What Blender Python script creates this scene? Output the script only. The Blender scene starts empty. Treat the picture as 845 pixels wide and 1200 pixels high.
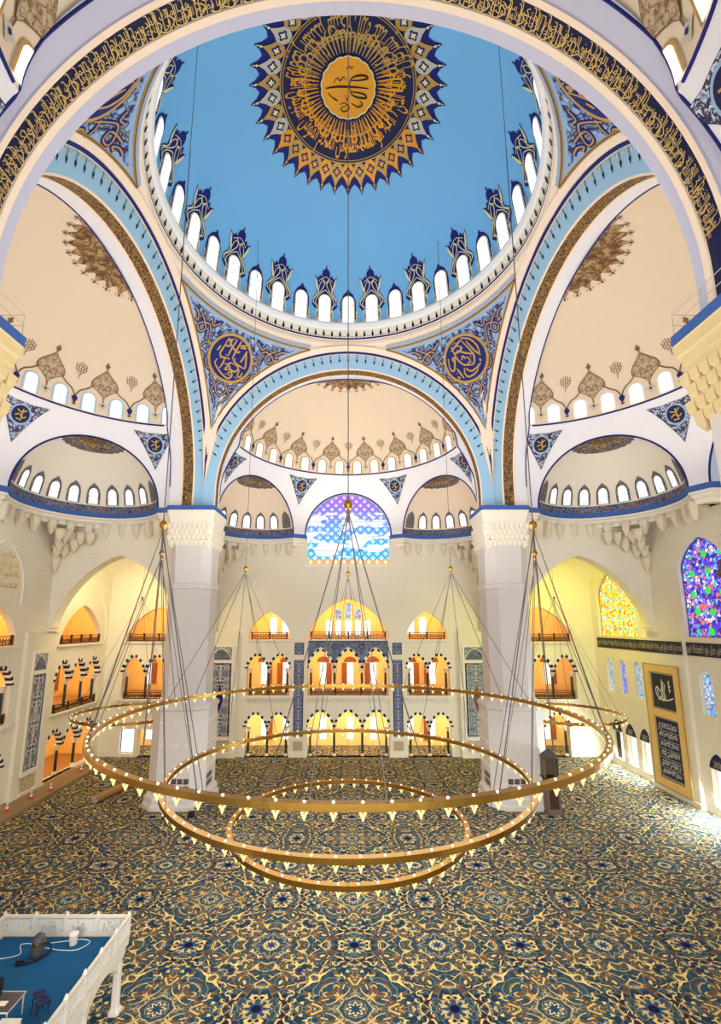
import bpy, math, random, unicodedata
import numpy as np
from mathutils import Vector, Matrix
from mathutils.geometry import tessellate_polygon

random.seed(7)
PI = math.pi
SC = bpy.context.scene
C = SC.collection
sin, cos, sqrt = math.sin, math.cos, math.sqrt


# ----------------------------------------------------------------------------- helpers: mesh
class MB:
    """collects faces and links them as ONE mesh object"""

    def __init__(s):
        s.v, s.f, s.m, s.uv = [], [], [], []

    def add(s, vs, fs, mi=0, uv=None):
        b = len(s.v)
        s.v += [tuple(map(float, p)) for p in vs]
        s.uv += list(uv) if uv is not None else [(0.0, 0.0)] * len(vs)
        s.f += [tuple(b + i for i in f) for f in fs]
        s.m += [mi] * len(fs)

    def grid(s, P, mi=0, uv=None, closed=False, rowmi=None):
        n, m = len(P), len(P[0])
        vs = [p for r in P for p in r]
        for i in range(n - 1):
            pass
        fs, ms = [], []
        for i in range(n - 1):
            for j in range(m if closed else m - 1):
                k = (j + 1) % m
                fs.append((i * m + j, i * m + k, (i + 1) * m + k, (i + 1) * m + j))
                ms.append(rowmi[i] if rowmi else mi)
        b = len(s.v)
        s.v += [tuple(map(float, p)) for p in vs]
        s.uv += [q for r in uv for q in r] if uv is not None else [(0.0, 0.0)] * len(vs)
        s.f += [tuple(b + i for i in f) for f in fs]
        s.m += ms

    def box(s, c, d, mi=0, T=None, taper=1.0):
        x, y, z = c
        a, b, h = d[0] / 2, d[1] / 2, d[2] / 2
        vs = [(x - a, y - b, z - h), (x + a, y - b, z - h), (x + a, y + b, z - h), (x - a, y + b, z - h),
              (x - a * taper, y - b * taper, z + h), (x + a * taper, y - b * taper, z + h), (x + a * taper, y + b * taper, z + h), (x - a * taper, y + b * taper, z + h)]
        if T: vs = [T(*p) for p in vs]
        s.add(vs, [(0, 3, 2, 1), (4, 5, 6, 7), (0, 1, 5, 4), (1, 2, 6, 5), (2, 3, 7, 6), (3, 0, 4, 7)], mi)

    def loft(s, loops, mi=0, cap0=False, cap1=True, rowmi=None):
        s.grid(loops, mi, closed=True, rowmi=rowmi)
        m = len(loops[0])
        if cap0: s.add(loops[0], [tuple(range(m))], rowmi[0] if rowmi else mi)
        if cap1: s.add(loops[-1], [tuple(range(m))], rowmi[-1] if rowmi else mi)

    def lathe(s, prof, n=24, c=(0, 0), mi=0, rowmi=None, a0=0.0):
        P = [[(c[0] + r * cos(a0 + 2 * PI * j / n), c[1] + r * sin(a0 + 2 * PI * j / n), z) for j in range(n)] for r, z in prof]
        s.grid(P, mi, closed=True, rowmi=rowmi)

    def tube(s, pts, r, n=6, mi=0, closed=False):
        pts = [Vector(p) for p in pts]
        rows = []
        N = len(pts)
        for i, p in enumerate(pts):
            if closed:
                d = pts[(i + 1) % N] - pts[i - 1]
            else:
                d = pts[min(i + 1, N - 1)] - pts[max(i - 1, 0)]
            d.normalize()
            a = d.cross(Vector((0, 0, 1)))
            if a.length < 1e-4: a = d.cross(Vector((1, 0, 0)))
            a.normalize()
            b = d.cross(a)
            rr = r[i] if isinstance(r, (list, tuple)) else r
            rows.append([p + a * rr * cos(2 * PI * k / n) + b * rr * sin(2 * PI * k / n) for k in range(n)])
        if closed: rows.append(rows[0])
        s.grid(rows, mi, closed=True)

    def poly(s, loops, mi=0, T=None, uvs=None):
        """filled 2-D polygon, loops[0] outer, the rest holes, T(x, y) -> 3-D"""
        L = [[Vector((p[0], p[1], 0)) for p in lp] for lp in loops]
        flat = [p for lp in L for p in lp]
        tr = tessellate_polygon(L)
        s.add([T(p.x, p.y) if T else (p.x, p.y, 0) for p in flat], [t for t in tr], mi,
              [((p.x, p.y) if uvs is None else (p.x * uvs, p.y * uvs)) for p in flat])

    def fan(s, loop, c, mi, T, rings=1):
        """star-shaped polygon filled in rings towards c, so that it follows a curved surface"""
        rows = []
        for k in range(rings + 1):
            t = k / rings
            rows.append([T(c[0] + (p[0] - c[0]) * max(t, 1e-3), c[1] + (p[1] - c[1]) * max(t, 1e-3)) for p in loop])
        uv = [[(c[0] + (p[0] - c[0]) * k / rings, c[1] + (p[1] - c[1]) * k / rings) for p in loop] for k in range(rings + 1)]
        s.grid(rows, mi, uv=uv, closed=True)

    def ribbon(s, pts, w, mi, T, closed=False):
        N = len(pts)
        A, B = [], []
        for i in range(N):
            if closed:
                p0, p1 = pts[i - 1], pts[(i + 1) % N]
            else:
                p0, p1 = pts[max(i - 1, 0)], pts[min(i + 1, N - 1)]
            dx, dy = p1[0] - p0[0], p1[1] - p0[1]
            l = math.hypot(dx, dy) or 1
            ww = (w[i] if isinstance(w, (list, tuple)) else w) / 2
            nx, ny = -dy / l * ww, dx / l * ww
            A.append((pts[i][0] + nx, pts[i][1] + ny)); B.append((pts[i][0] - nx, pts[i][1] - ny))
        if closed: A.append(A[0]); B.append(B[0])
        s.grid([[T(*p) for p in A], [T(*p) for p in B]], mi)

    def cut(s, co, no):
        """keep the side of the plane that the normal points away from"""
        co, no = np.array(co), np.array(no)
        V = np.array(s.v)
        d = (V - co) @ no
        nf, nm = [], []
        for f, m in zip(s.f, s.m):
            ds = [d[i] for i in f]
            if max(ds) <= 1e-6:
                nf.append(f); nm.append(m); continue
            if min(ds) >= -1e-6: continue
            out = []
            for k in range(len(f)):
                i, j = f[k], f[(k + 1) % len(f)]
                if d[i] <= 0: out.append(i)
                if d[i] * d[j] < 0:
                    t = d[i] / (d[i] - d[j])
                    p = tuple(np.array(s.v[i]) * (1 - t) + np.array(s.v[j]) * t)
                    u = tuple(np.array(s.uv[i]) * (1 - t) + np.array(s.uv[j]) * t)
                    s.v.append(p); s.uv.append(u); d = np.append(d, 0.0)
                    out.append(len(s.v) - 1)
            if len(out) > 2: nf.append(tuple(out)); nm.append(m)
        s.f, s.m = nf, nm

    def build(s, name, mats, parent=None, smooth=False, world=True):
        me = bpy.data.meshes.new(name)
        off = Vector((0, 0, 0))
        if parent is not None and world:
            p = parent
            while p is not None:
                off += p.location; p = p.parent
        me.from_pydata([(a[0] - off.x, a[1] - off.y, a[2] - off.z) for a in s.v], [], s.f)
        if not isinstance(mats, (list, tuple)): mats = [mats]
        for m in mats: me.materials.append(m)
        me.polygons.foreach_set('material_index', s.m)
        if smooth: me.polygons.foreach_set('use_smooth', [True] * len(s.f))
        ul = me.uv_layers.new(name='UVMap')
        li = np.zeros(len(me.loops), dtype=np.int32)
        me.loops.foreach_get('vertex_index', li)
        ul.data.foreach_set('uv', np.array(s.uv, dtype=np.float32)[li].ravel())
        o = bpy.data.objects.new(name, me)
        C.objects.link(o)
        if parent is not None: o.parent = parent
        return o


def tag(o, label=None, cat=None, group=None, kind=None):
    if label: o['label'] = label
    if cat: o['category'] = cat
    if group: o['group'] = group
    if kind: o['kind'] = kind
    return o


def struct(o):
    o['kind'] = 'structure'
    return o


def thing(name, label, cat, loc=(0, 0, 0), group=None, rotz=0.0):
    o = bpy.data.objects.new(name, None)
    o.empty_display_size = .2
    C.objects.link(o)
    o.location = loc
    o.rotation_euler = (0, 0, rotz)
    return tag(o, label, cat, group)


def frame_empty(name, loc=(0, 0, 0)):
    o = bpy.data.objects.new(name, None)
    C.objects.link(o); o.location = loc; o['kind'] = 'structure'
    return o


def dup(root, loc, label, rotz=0.0, group=None):
    r = root.copy(); C.objects.link(r); r.location = loc; r.rotation_euler = (0, 0, rotz)
    r['label'] = label
    if group: r['group'] = group
    for ch in list(root.children):
        c = ch.copy(); C.objects.link(c); c.parent = r
        for g in list(ch.children):
            d = g.copy(); C.objects.link(d); d.parent = c
    return r


def rot(deg):
    """local arm frame (y points out of the hall) -> world"""
    a = math.radians(deg)
    c_, s_ = round(cos(a), 9), round(sin(a), 9)
    return lambda x, y, z: (x * c_ - y * s_, x * s_ + y * c_, z)


def spline(pts, n=6):
    """Catmull-Rom through 2-D points"""
    out = []
    P = [pts[0]] + list(pts) + [pts[-1]]
    for i in range(1, len(P) - 2):
        p0, p1, p2, p3 = P[i - 1], P[i], P[i + 1], P[i + 2]
        for k in range(n):
            t = k / n
            out.append(tuple(.5 * (2 * p1[q] + (p2[q] - p0[q]) * t + (2 * p0[q] - 5 * p1[q] + 4 * p2[q] - p3[q]) * t * t + (3 * p1[q] - p0[q] - 3 * p2[q] + p3[q]) * t ** 3) for q in (0, 1)))
    out.append(tuple(pts[-1]))
    return out


def mirror_loop(half):
    """half outline (x >= 0, from bottom to top) -> closed loop"""
    return list(half) + [(-x, y) for x, y in reversed(half) if x > 1e-6]


ORD = ['first', 'second', 'third', 'fourth', 'fifth', 'sixth', 'seventh', 'eighth', 'ninth', 'tenth', 'eleventh', 'twelfth']


# ----------------------------------------------------------------------------- helpers: materials
def lin(c):
    return tuple(((x / 255) / 12.92 if x / 255 <= .04045 else ((x / 255 + .055) / 1.055) ** 2.4) for x in c) + (1.0,)


class NT:
    def __init__(s, name):
        s.mat = bpy.data.materials.new(name)
        s.mat.use_nodes = True
        s.t = s.mat.node_tree
        s.b = s.t.nodes['Principled BSDF']

    def node(s, kind, **kw):
        n = s.t.nodes.new(kind)
        for k, v in kw.items(): setattr(n, k, v)
        return n

    def link(s, a, b): s.t.links.new(a, b)

    def put(s, inp, v):
        if hasattr(v, 'is_output') or isinstance(v, bpy.types.NodeSocket): s.link(v, inp)
        else: inp.default_value = v

    def m(s, op, a, b=0.0, c=0.0):
        n = s.node('ShaderNodeMath', operation=op)
        for i, v in enumerate((a, b, c)): s.put(n.inputs[i], v)
        return n.outputs[0]

    def mix(s, f, a, b):
        n = s.node('ShaderNodeMix', data_type='RGBA')
        s.put(n.inputs[0], f); s.put(n.inputs[6], a); s.put(n.inputs[7], b)
        return n.outputs[2]

    def pos(s): return s.node('ShaderNodeNewGeometry').outputs['Position']

    def uv(s): return s.node('ShaderNodeTexCoord').outputs['UV']

    def sep(s, v):
        n = s.node('ShaderNodeSeparateXYZ'); s.link(v, n.inputs[0]); return n.outputs

    def comb(s, x, y, z=0.0):
        n = s.node('ShaderNodeCombineXYZ')
        for i, v in enumerate((x, y, z)): s.put(n.inputs[i], v)
        return n.outputs[0]

    def noise(s, vec, scale, detail=2.0, dist=0.0):
        n = s.node('ShaderNodeTexNoise')
        s.link(vec, n.inputs['Vector'])
        n.inputs['Scale'].default_value = scale; n.inputs['Detail'].default_value = detail; n.inputs['Distortion'].default_value = dist
        return n.outputs['Fac']

    def vor(s, vec, scale, feature='F1', out='Distance', rnd=1.0):
        n = s.node('ShaderNodeTexVoronoi', feature=feature)
        s.link(vec, n.inputs['Vector']); n.inputs['Scale'].default_value = scale; n.inputs['Randomness'].default_value = rnd
        return n.outputs[out]

    def vein(s, vec, scale, w, detail=1.0, dist=0.0, level=.5, soft=.35):
        """1 on the thin contour lines of a noise, 0 elsewhere"""
        d = s.m('ABSOLUTE', s.m('SUBTRACT', s.noise(vec, scale, detail, dist), level))
        n = s.node('ShaderNodeMapRange')
        s.link(d, n.inputs[0])
        s.put(n.inputs[1], s.m('MULTIPLY', w, 1 - soft) if not isinstance(w, float) else w * (1 - soft))
        s.put(n.inputs[2], s.m('MULTIPLY', w, 1 + soft) if not isinstance(w, float) else w * (1 + soft))
        n.inputs[3].default_value = 1.0; n.inputs[4].default_value = 0.0
        return n.outputs[0]

    def ramp(s, f, stops, const=False):
        n = s.node('ShaderNodeValToRGB')
        if const: n.color_ramp.interpolation = 'CONSTANT'
        e = n.color_ramp.elements
        while len(e) < len(stops): e.new(.5)
        for i, (p, c) in enumerate(stops):
            e[i].position = p; e[i].color = c
        s.put(n.inputs[0], f)
        return n.outputs[0]

    def fin(s, col=None, rough=.6, metal=0.0, emit=None, es=1.0, bump=None, bs=.3, spec=.3):
        if col is not None: s.put(s.b.inputs['Base Color'], col)
        s.b.inputs['Roughness'].default_value = rough
        s.b.inputs['Metallic'].default_value = metal
        s.b.inputs['Specular IOR Level'].default_value = spec
        if emit is not None:
            s.put(s.b.inputs['Emission Color'], emit)
            s.put(s.b.inputs['Emission Strength'], es)
        if bump is not None:
            n = s.node('ShaderNodeBump'); n.inputs['Strength'].default_value = bs; n.inputs['Distance'].default_value = .05
            s.link(bump, n.inputs['Height']); s.link(n.outputs[0], s.b.inputs['Normal'])
        return s.mat


def plain(name, c, rough=.6, metal=0.0, var=.06, scale=1.5, spec=.3):
    n = NT(name)
    f = n.noise(n.pos(), scale, 3.0)
    a = lin(c)
    k = lambda q: tuple(min(1, x * q) for x in a[:3]) + (1,)
    return n.fin(n.mix(f, k(1 - var), k(1 + var)), rough, metal, spec=spec)


def stone(name, c, mortar=.90, bw=1.5, bh=.55):
    n = NT(name)
    p = n.sep(n.pos())
    v = n.comb(n.m('ADD', p[0], p[1]), p[2], 0.0)
    b = n.node('ShaderNodeTexBrick')
    n.link(v, b.inputs['Vector'])
    a = lin(c)
    b.inputs['Color1'].default_value = a
    b.inputs['Color2'].default_value = tuple(x * .97 for x in a[:3]) + (1,)
    b.inputs['Mortar'].default_value = tuple(x * mortar for x in a[:3]) + (1,)
    b.inputs['Scale'].default_value = 1.0
    b.inputs['Mortar Size'].default_value = .02
    b.inputs['Brick Width'].default_value = bw; b.inputs['Row Height'].default_value = bh
    f = n.noise(n.pos(), .35, 3.0)
    return n.fin(n.mix(f, b.outputs[0], n.mix(.5, b.outputs[0], tuple(x * .9 for x in a[:3]) + (1,))), .7)


def glow(name, c, strength, var=None):
    n = NT(name)
    if var:
        f = n.noise(n.pos(), var, 2.0)
        col = n.ramp(f, [(.35, lin(c)), (.5, (1, 1, 1, 1)), (1.0, (1, 1, 1, 1))])
    else: col = lin(c)
    return n.fin((.05, .05, .05, 1), .5, emit=col, es=strength)


M = {}
CREAM = (243, 234, 214)
M['stone'] = stone('cream_limestone', (240, 232, 212))
M['cream'] = plain('cream_plaster', (244, 236, 220), var=.03)
M['lilac'] = plain('pale_white_plaster', (232, 230, 236), var=.03)
M['semi'] = plain('warm_cream_vault_plaster', (226, 207, 182), var=.03)
M['archlilac'] = plain('lilac_arch_plaster', (196, 196, 218), var=.04, scale=.4)
M['warmcap'] = plain('warm_yellow_capital_stone', (226, 204, 152), var=.05)
M['bracket'] = plain('limestone_bracket', (228, 216, 190), var=.04)
M['pier'] = plain('white_pier_stone', (222, 216, 212), var=.03)
M['pinkcream'] = plain('pinkish_moulding_plaster', (246, 226, 204), var=.03)
M['dome'] = plain('sky_blue_dome_plaster', (122, 190, 240), var=.035, scale=.25)
M['soffit'] = plain('pale_blue_soffit_plaster', (158, 198, 226), var=.05, scale=.3)
M['paleblue'] = plain('pale_blue_border_paint', (150, 178, 214), var=.06)
M['navy'] = plain('navy_paint', (18, 28, 112), var=.1)
M['darknavy'] = plain('dark_navy_paint', (22, 26, 70), var=.1)
M['bandgold'] = plain('light_gold_script', (214, 182, 106), rough=.45, metal=.1, var=.1, scale=3)
M['gold'] = plain('gilded_paint', (190, 152, 76), rough=.4, metal=.15, var=.12, scale=3)
M['orange_gold'] = plain('bright_gilding', (232, 158, 34), rough=.4, metal=.1, var=.15, scale=.9)
M['palegold'] = plain('pale_gold_paint', (232, 224, 170), var=.06)
M['grey_gold'] = plain('grey_silver_paint', (196, 190, 172), var=.15, scale=4)
M['brownrose'] = plain('rose_brown_glaze', (118, 84, 84), var=.2, scale=4)
M['brown'] = plain('umber_paint', (112, 88, 62), var=.1)
M['black'] = plain('black_paint', (24, 22, 24))
M['white'] = plain('white_paint', (240, 240, 240), var=.02)
M['bandblue'] = plain('blue_cornice_paint', (62, 98, 170), var=.12, scale=2)
M['brass'] = plain('polished_brass', (178, 134, 58), rough=.26, metal=.95, var=.1, scale=5, spec=.6)
M['steelwire'] = plain('dark_steel_wire', (92, 86, 86), rough=.5, metal=.3)
M['wood'] = plain('brown_carved_wood', (66, 40, 26), var=.2, scale=6)
M['shutter'] = plain('orange_brown_shutter_wood', (158, 88, 36), var=.12, scale=4)
M['marble'] = plain('white_marble', (226, 220, 206), var=.08, scale=3, rough=.4)
M['greenmarble'] = plain('dark_green_marble', (44, 56, 48), var=.4, scale=7, rough=.3)
M['ochre'] = plain('ochre_gallery_plaster', (250, 214, 140), var=.04)
M['woodfloor'] = plain('light_wood_flooring', (176, 130, 84), var=.12, scale=2)
M['greybrown'] = plain('grey_brown_wood', (112, 94, 76), var=.15, scale=3)
M['granite'] = plain('greyish_stone_step', (150, 126, 96), var=.12, scale=3)


def carpet():
    n = NT('arabesque_carpet')
    p = n.sep(n.pos())
    a, b = 4.77, 4.38
    x = n.m('PINGPONG', n.m('DIVIDE', n.m('SUBTRACT', p[0], .35), a), 1.0)
    y = n.m('PINGPONG', n.m('DIVIDE', n.m('SUBTRACT', p[1], -.12), b), 1.0)
    u, v = n.m('MAXIMUM', x, y), n.m('MINIMUM', x, y)
    wx = n.noise(n.comb(u, v, 3.0), 3.0, 1.0); wy = n.noise(n.comb(u, v, 9.0), 3.0, 1.0)
    qq = n.comb(n.m('ADD', u, n.m('MULTIPLY', n.m('SUBTRACT', wx, .5), .26)), n.m('ADD', v, n.m('MULTIPLY', n.m('SUBTRACT', wy, .5), .26)), 0.0)
    g1 = n.noise(n.comb(u, v, 1.7), 3.4, 1.0)
    col = n.ramp(g1, [(.38, lin((34, 60, 78))), (.47, lin((58, 84, 94))), (.53, lin((36, 68, 88))), (.60, lin((88, 88, 74))), (.68, lin((36, 60, 80)))])
    g2 = n.noise(n.comb(u, v, 5.1), 7.5, 0.0)
    col = n.mix(n.m('MULTIPLY', n.m('GREATER_THAN', g2, .655), .6), col, lin((124, 84, 42)))
    col = n.mix(n.m('MULTIPLY', n.m('LESS_THAN', g2, .335), .8), col, lin((52, 34, 44)))
    ed = n.vor(qq, 7.5, 'DISTANCE_TO_EDGE')
    col = n.mix(n.m('MULTIPLY', n.m('LESS_THAN', ed, .016), .6), col, lin((186, 172, 132)))
    # cream leaves: pieces of scroll that swell and taper
    def leaves(vec, sc, level, seed, wsc, cut_, top, c, f):
        nonlocal col
        wn = n.noise(n.comb(u, v, seed), wsc, 0.0)
        wid = n.m('MAXIMUM', n.m('MINIMUM', n.m('MULTIPLY', n.m('SUBTRACT', wn, cut_), .42), top), .0003)
        col = n.mix(n.m('MULTIPLY', n.vein(vec, sc, wid, 0.0, .2, level), f), col, lin(c))
    leaves(qq, 6.0, .46, 12.0, 8.5, .47, .027, (236, 206, 132), 1.0)
    leaves(n.comb(n.m('ADD', u, 4.3), v, 2.0), 6.5, .55, 15.0, 9.0, .48, .026, (228, 198, 126), .95)
    leaves(n.comb(u, n.m('ADD', v, 7.7), 6.0), 6.2, .5, 19.0, 9.0, .50, .025, (216, 188, 124), .9)

    def polar(cx, cy):
        dx, dy = n.m('SUBTRACT', x, cx), n.m('SUBTRACT', y, cy)
        return n.m('SQRT', n.m('ADD', n.m('MULTIPLY', dx, dx), n.m('MULTIPLY', dy, dy))), n.m('COSINE', n.m('MULTIPLY', n.m('ARCTAN2', dy, dx), 8.0))

    def lobes(centres, r, amp, w, c, f):
        nonlocal col
        for cx, cy in centres:
            d, k = polar(cx, cy)
            e = n.m('ABSOLUTE', n.m('SUBTRACT', d, n.m('ADD', r, n.m('MULTIPLY', k, amp))))
            col = n.mix(n.m('MULTIPLY', n.m('LESS_THAN', e, w), f), col, lin(c))

    def blob(centres, r, amp, c):
        nonlocal col
        for cx, cy in centres:
            d, k = polar(cx, cy)
            col = n.mix(n.m('LESS_THAN', d, n.m('ADD', r, n.m('MULTIPLY', k, amp))), col, lin(c))
    ST, NV = ((0, 0), (1, 1)), ((1, 0), (0, 1))
    blob(ST, .085, .02, (40, 74, 104)); lobes(ST, .070, .020, .011, (232, 208, 146), 1.0); lobes(ST, .19, .035, .007, (196, 178, 132), .8)
    blob(NV, .10, .03, (54, 80, 104)); lobes(NV, .125, .035, .007, (190, 170, 124), .8); blob(NV, .05, .0, (26, 22, 62))
    return n.fin(col, .95, spec=.05)


def arabesque(name, ground, line, third, sc=1.0, w=.05, coord='uv', fold=None, gold=None):
    """dense scrolling ornament: two families of contour scrolls over a ground"""
    n = NT(name)
    v = n.uv() if coord == 'uv' else n.pos()
    if fold:
        p = n.sep(v)
        v = n.comb(n.m('PINGPONG', p[0], fold[0]), n.m('PINGPONG', p[1], fold[1]), 0.0)
    col = lin(ground)
    th = n.vein(v, 1.1 * sc, w * 2.2, 1.0, .6)
    col = n.mix(th, col, lin(third))
    ln = n.vein(v, 1.1 * sc, w * .8, 1.0, .6)
    col = n.mix(ln, col, lin(line))
    l2 = n.vein(n.comb(n.m('ADD', n.sep(v)[0], 31.0), n.sep(v)[1], 4.0), 1.6 * sc, w * .7, 1.0, .8)
    col = n.mix(l2, col, lin(gold or line))
    return n.fin(col, .6)


M['carpet'] = carpet()
M['pend'] = arabesque('blue_pendentive_arabesque', (156, 190, 228), (26, 34, 92), (120, 150, 200), 1.15, .05, gold=(104, 92, 62))
M['archband'] = arabesque('gold_script_band_on_umber', (44, 34, 40), (160, 124, 66), (66, 50, 44), 3.2, .04, gold=(176, 134, 70))
M['tile'] = arabesque('blue_white_glazed_tile', (34, 46, 104), (226, 224, 220), (54, 66, 122), 2.6, .05, fold=(.9, 1.25), gold=(206, 206, 206))
M['tile2'] = arabesque('grey_blue_glazed_tile', (46, 62, 92), (212, 214, 206), (70, 90, 118), 2.8, .05, fold=(.9, 1.25), gold=(170, 178, 178))
M['frieze'] = arabesque('slate_blue_tile_frieze', (66, 76, 100), (118, 126, 146), (84, 92, 116), 1.6, .05, gold=(128, 138, 156))
M['narrowtile'] = arabesque('navy_strip_tile', (48, 56, 96), (168, 172, 190), (70, 80, 122), 3.2, .05, fold=(.35, .8), gold=(140, 150, 180))
M['cart'] = arabesque('taupe_cartouche_scrolls', (192, 170, 140), (122, 98, 72), (168, 144, 112), 1.7, .034, fold=(8.0, 8.0), gold=(136, 112, 84))
M['umbmed'] = arabesque('umber_vault_rosette', (176, 144, 100), (98, 66, 40), (148, 114, 74), .9, .045, gold=(120, 86, 52))
M['exband'] = arabesque('blue_red_border_tiles', (60, 84, 120), (150, 92, 92), (110, 140, 160), 1.8, .06, gold=(34, 40, 70))
M['exmed'] = arabesque('grey_gold_half_rosette', (92, 84, 88), (196, 160, 80), (140, 128, 128), 1.4, .05, gold=(60, 56, 66))
M['tri'] = arabesque('pale_blue_pendentive_filigree', (140, 164, 204), (40, 44, 92), (204, 210, 224), 1.9, .07, gold=(64, 58, 72))
M['grille'] = arabesque('grey_plaster_grille', (120, 112, 108), (84, 78, 78), (150, 142, 136), 2.6, .06)
M['pierced'] = arabesque('pierced_white_marble', (140, 134, 124), (232, 228, 218), (206, 200, 188), 5.0, .10, coord='pos', gold=(232, 228, 220))
M['lattice'] = arabesque('pierced_stone_lattice', (218, 206, 178), (184, 170, 140), (204, 192, 162), 2.6, .05)
M['goldscript'] = plain('yellow_gilded_script', (240, 190, 30), var=.08)
M['bluecarpet'] = plain('teal_blue_carpet', (16, 88, 134), var=.14, scale=2.2, rough=.95)
M['qband'] = plain('charcoal_inscription_ground', (40, 42, 58), var=.15, scale=3)


def stained(name, cells, sc, strength, seed=0.0, spots=None, grid=None):
    """coloured glass: voronoi pieces, lead lines, optional bright rosettes"""
    n = NT(name)
    v = n.uv()
    p = n.sep(v)
    vv = n.comb(p[0], p[1], seed)
    c = n.vor(vv, sc, 'F1', 'Color')
    f = n.sep(c)[0]
    stops = [(i / len(cells), lin(k)) for i, k in enumerate(cells)]
    col = n.ramp(f, stops, True)
    ed = n.vor(vv, sc, 'DISTANCE_TO_EDGE')
    col = n.mix(n.m('LESS_THAN', ed, .06), col, lin((28, 20, 60)) if not grid else lin(grid))
    if spots:
        d = n.vor(n.comb(p[0], p[1], 4.0), spots[1], 'F1', 'Distance', .25)
        col = n.mix(n.m('LESS_THAN', d, spots[2]), col, lin(spots[0]))
    return n.fin((.02, .02, .02, 1), .4, emit=col, es=strength)


M['yellowglass'] = stained('yellow_stained_glass', [(255, 246, 120), (255, 224, 40), (255, 255, 214), (250, 196, 20), (255, 240, 90), (226, 120, 20)], 3.4, 1.25, spots=((90, 220, 236), .8, .2), grid=(214, 168, 40))
M['blueglass'] = stained('violet_blue_stained_glass', [(70, 60, 226), (120, 90, 250), (40, 30, 150), (226, 226, 255), (150, 120, 255), (250, 120, 120), (90, 200, 240)], 3.2, 1.25, 5.0, ((40, 210, 70), .52, .2), grid=(36, 20, 130))


def dawn_glass():
    n = NT('dawn_gradient_lattice_glass')
    p = n.sep(n.uv())
    h = n.m('DIVIDE', n.m('SUBTRACT', p[1], 26.9), 10.7)
    wob = n.m('MULTIPLY', n.m('SUBTRACT', n.noise(n.comb(n.m('MULTIPLY', p[0], .5), p[1], 0.0), .55, 2.0), .5), .35)
    col = n.ramp(n.m('ADD', h, n.m('MULTIPLY', wob, .25)), [(.0, lin((255, 190, 70))), (.05, lin((255, 176, 60))), (.09, lin((70, 196, 220))), (.30, lin((92, 196, 244))), (.55, lin((110, 170, 255))), (.78, lin((150, 120, 250))), (1.0, lin((176, 110, 240)))])
    cl = n.noise(n.comb(n.m('MULTIPLY', p[0], .32), n.m('MULTIPLY', p[1], .8), 7.0), .9, 2.0)
    clouds = n.node('ShaderNodeMapRange'); n.link(cl, clouds.inputs[0]); clouds.inputs[1].default_value = .47; clouds.inputs[2].default_value = .53
    lo = n.m('MULTIPLY', clouds.outputs[0], n.m('MULTIPLY', n.m('GREATER_THAN', h, .1), n.m('LESS_THAN', h, .74)))
    col = n.mix(lo, col, (1, 1, 1, 1))
    # diamond lattice
    k = .62
    d1 = n.m('PINGPONG', n.m('ADD', p[0], p[1]), k); d2 = n.m('PINGPONG', n.m('SUBTRACT', p[0], p[1]), k)
    ln = n.m('LESS_THAN', n.m('MINIMUM', d1, d2), .085)
    dark = n.ramp(h, [(0, lin((236, 140, 40))), (.1, lin((40, 140, 200))), (.6, lin((96, 110, 220))), (1, lin((128, 80, 200)))])
    col = n.mix(n.m('MULTIPLY', ln, n.m('SUBTRACT', 1.0, n.m('MULTIPLY', lo, .85))), col, dark)
    cell = n.m('GREATER_THAN', n.m('MINIMUM', d1, d2), .3)
    col = n.mix(n.m('MULTIPLY', cell, .45), col, (1, 1, 1, 1))
    return n.fin((.02, .02, .02, 1), .4, emit=col, es=1.3)


M['dawnglass'] = dawn_glass()


def pane_mat(name, tints, strength, sc=2.2, thr=.62):
    n = NT(name)
    v = n.pos()
    c = n.vor(v, sc, 'F1', 'Color')
    d = n.vor(v, sc, 'F1', 'Distance')
    f = n.sep(c)[0]
    stops = [(i / len(tints), lin(k)) for i, k in enumerate(tints)]
    col = n.mix(n.m('LESS_THAN', d, .32), (1, 1, 1, 1), n.ramp(f, stops, True))
    return n.fin((.02, .02, .02, 1), .5, emit=col, es=strength)


M['domepane'] = pane_mat('white_patterned_glass', [(255, 255, 255), (190, 220, 255), (255, 255, 255), (255, 214, 226), (235, 240, 255)], 1.25, 1.8)
M['warmpane'] = pane_mat('warm_white_glass', [(255, 255, 236), (255, 244, 190), (255, 255, 255)], 1.45)
M['coolpane'] = pane_mat('cool_white_glass', [(235, 248, 255), (200, 238, 255), (255, 255, 255)], 1.5)
M['expane'] = pane_mat('filigree_white_glass', [(255, 255, 255), (176, 150, 160), (240, 240, 245), (150, 180, 210), (226, 190, 190)], 1.1, 4.5)
M['daylight'] = glow('bright_window_glow', (255, 252, 246), 1.5)
M['smallstained'] = stained('small_stained_glass', [(120, 196, 240), (190, 226, 250), (110, 140, 230), (240, 240, 250), (236, 214, 150), (150, 210, 220)], 4.0, 1.0, 2.0, ((244, 214, 120), .4, .14), grid=(70, 110, 170))
M['smallviolet'] = stained('small_violet_glass', [(110, 110, 240), (160, 150, 255), (90, 150, 250), (210, 210, 255)], 4.0, 1.0, 8.0, grid=(60, 60, 170))
M['lampglow'] = glow('warm_lamp_glass', (255, 234, 160), 1.25)
M['bulbglow'] = glow('white_bulb_glow', (255, 248, 226), 3.0)


# ----------------------------------------------------------------------------- writing
FORMS = {}
for c_ in range(0xFE70, 0xFEFD):
    d_ = unicodedata.decomposition(chr(c_)).split()
    if len(d_) == 2: FORMS.setdefault(int(d_[1], 16), {})[d_[0]] = chr(c_)
    elif len(d_) == 3: FORMS.setdefault((int(d_[1], 16), int(d_[2], 16)), {})[d_[0]] = chr(c_)


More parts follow.
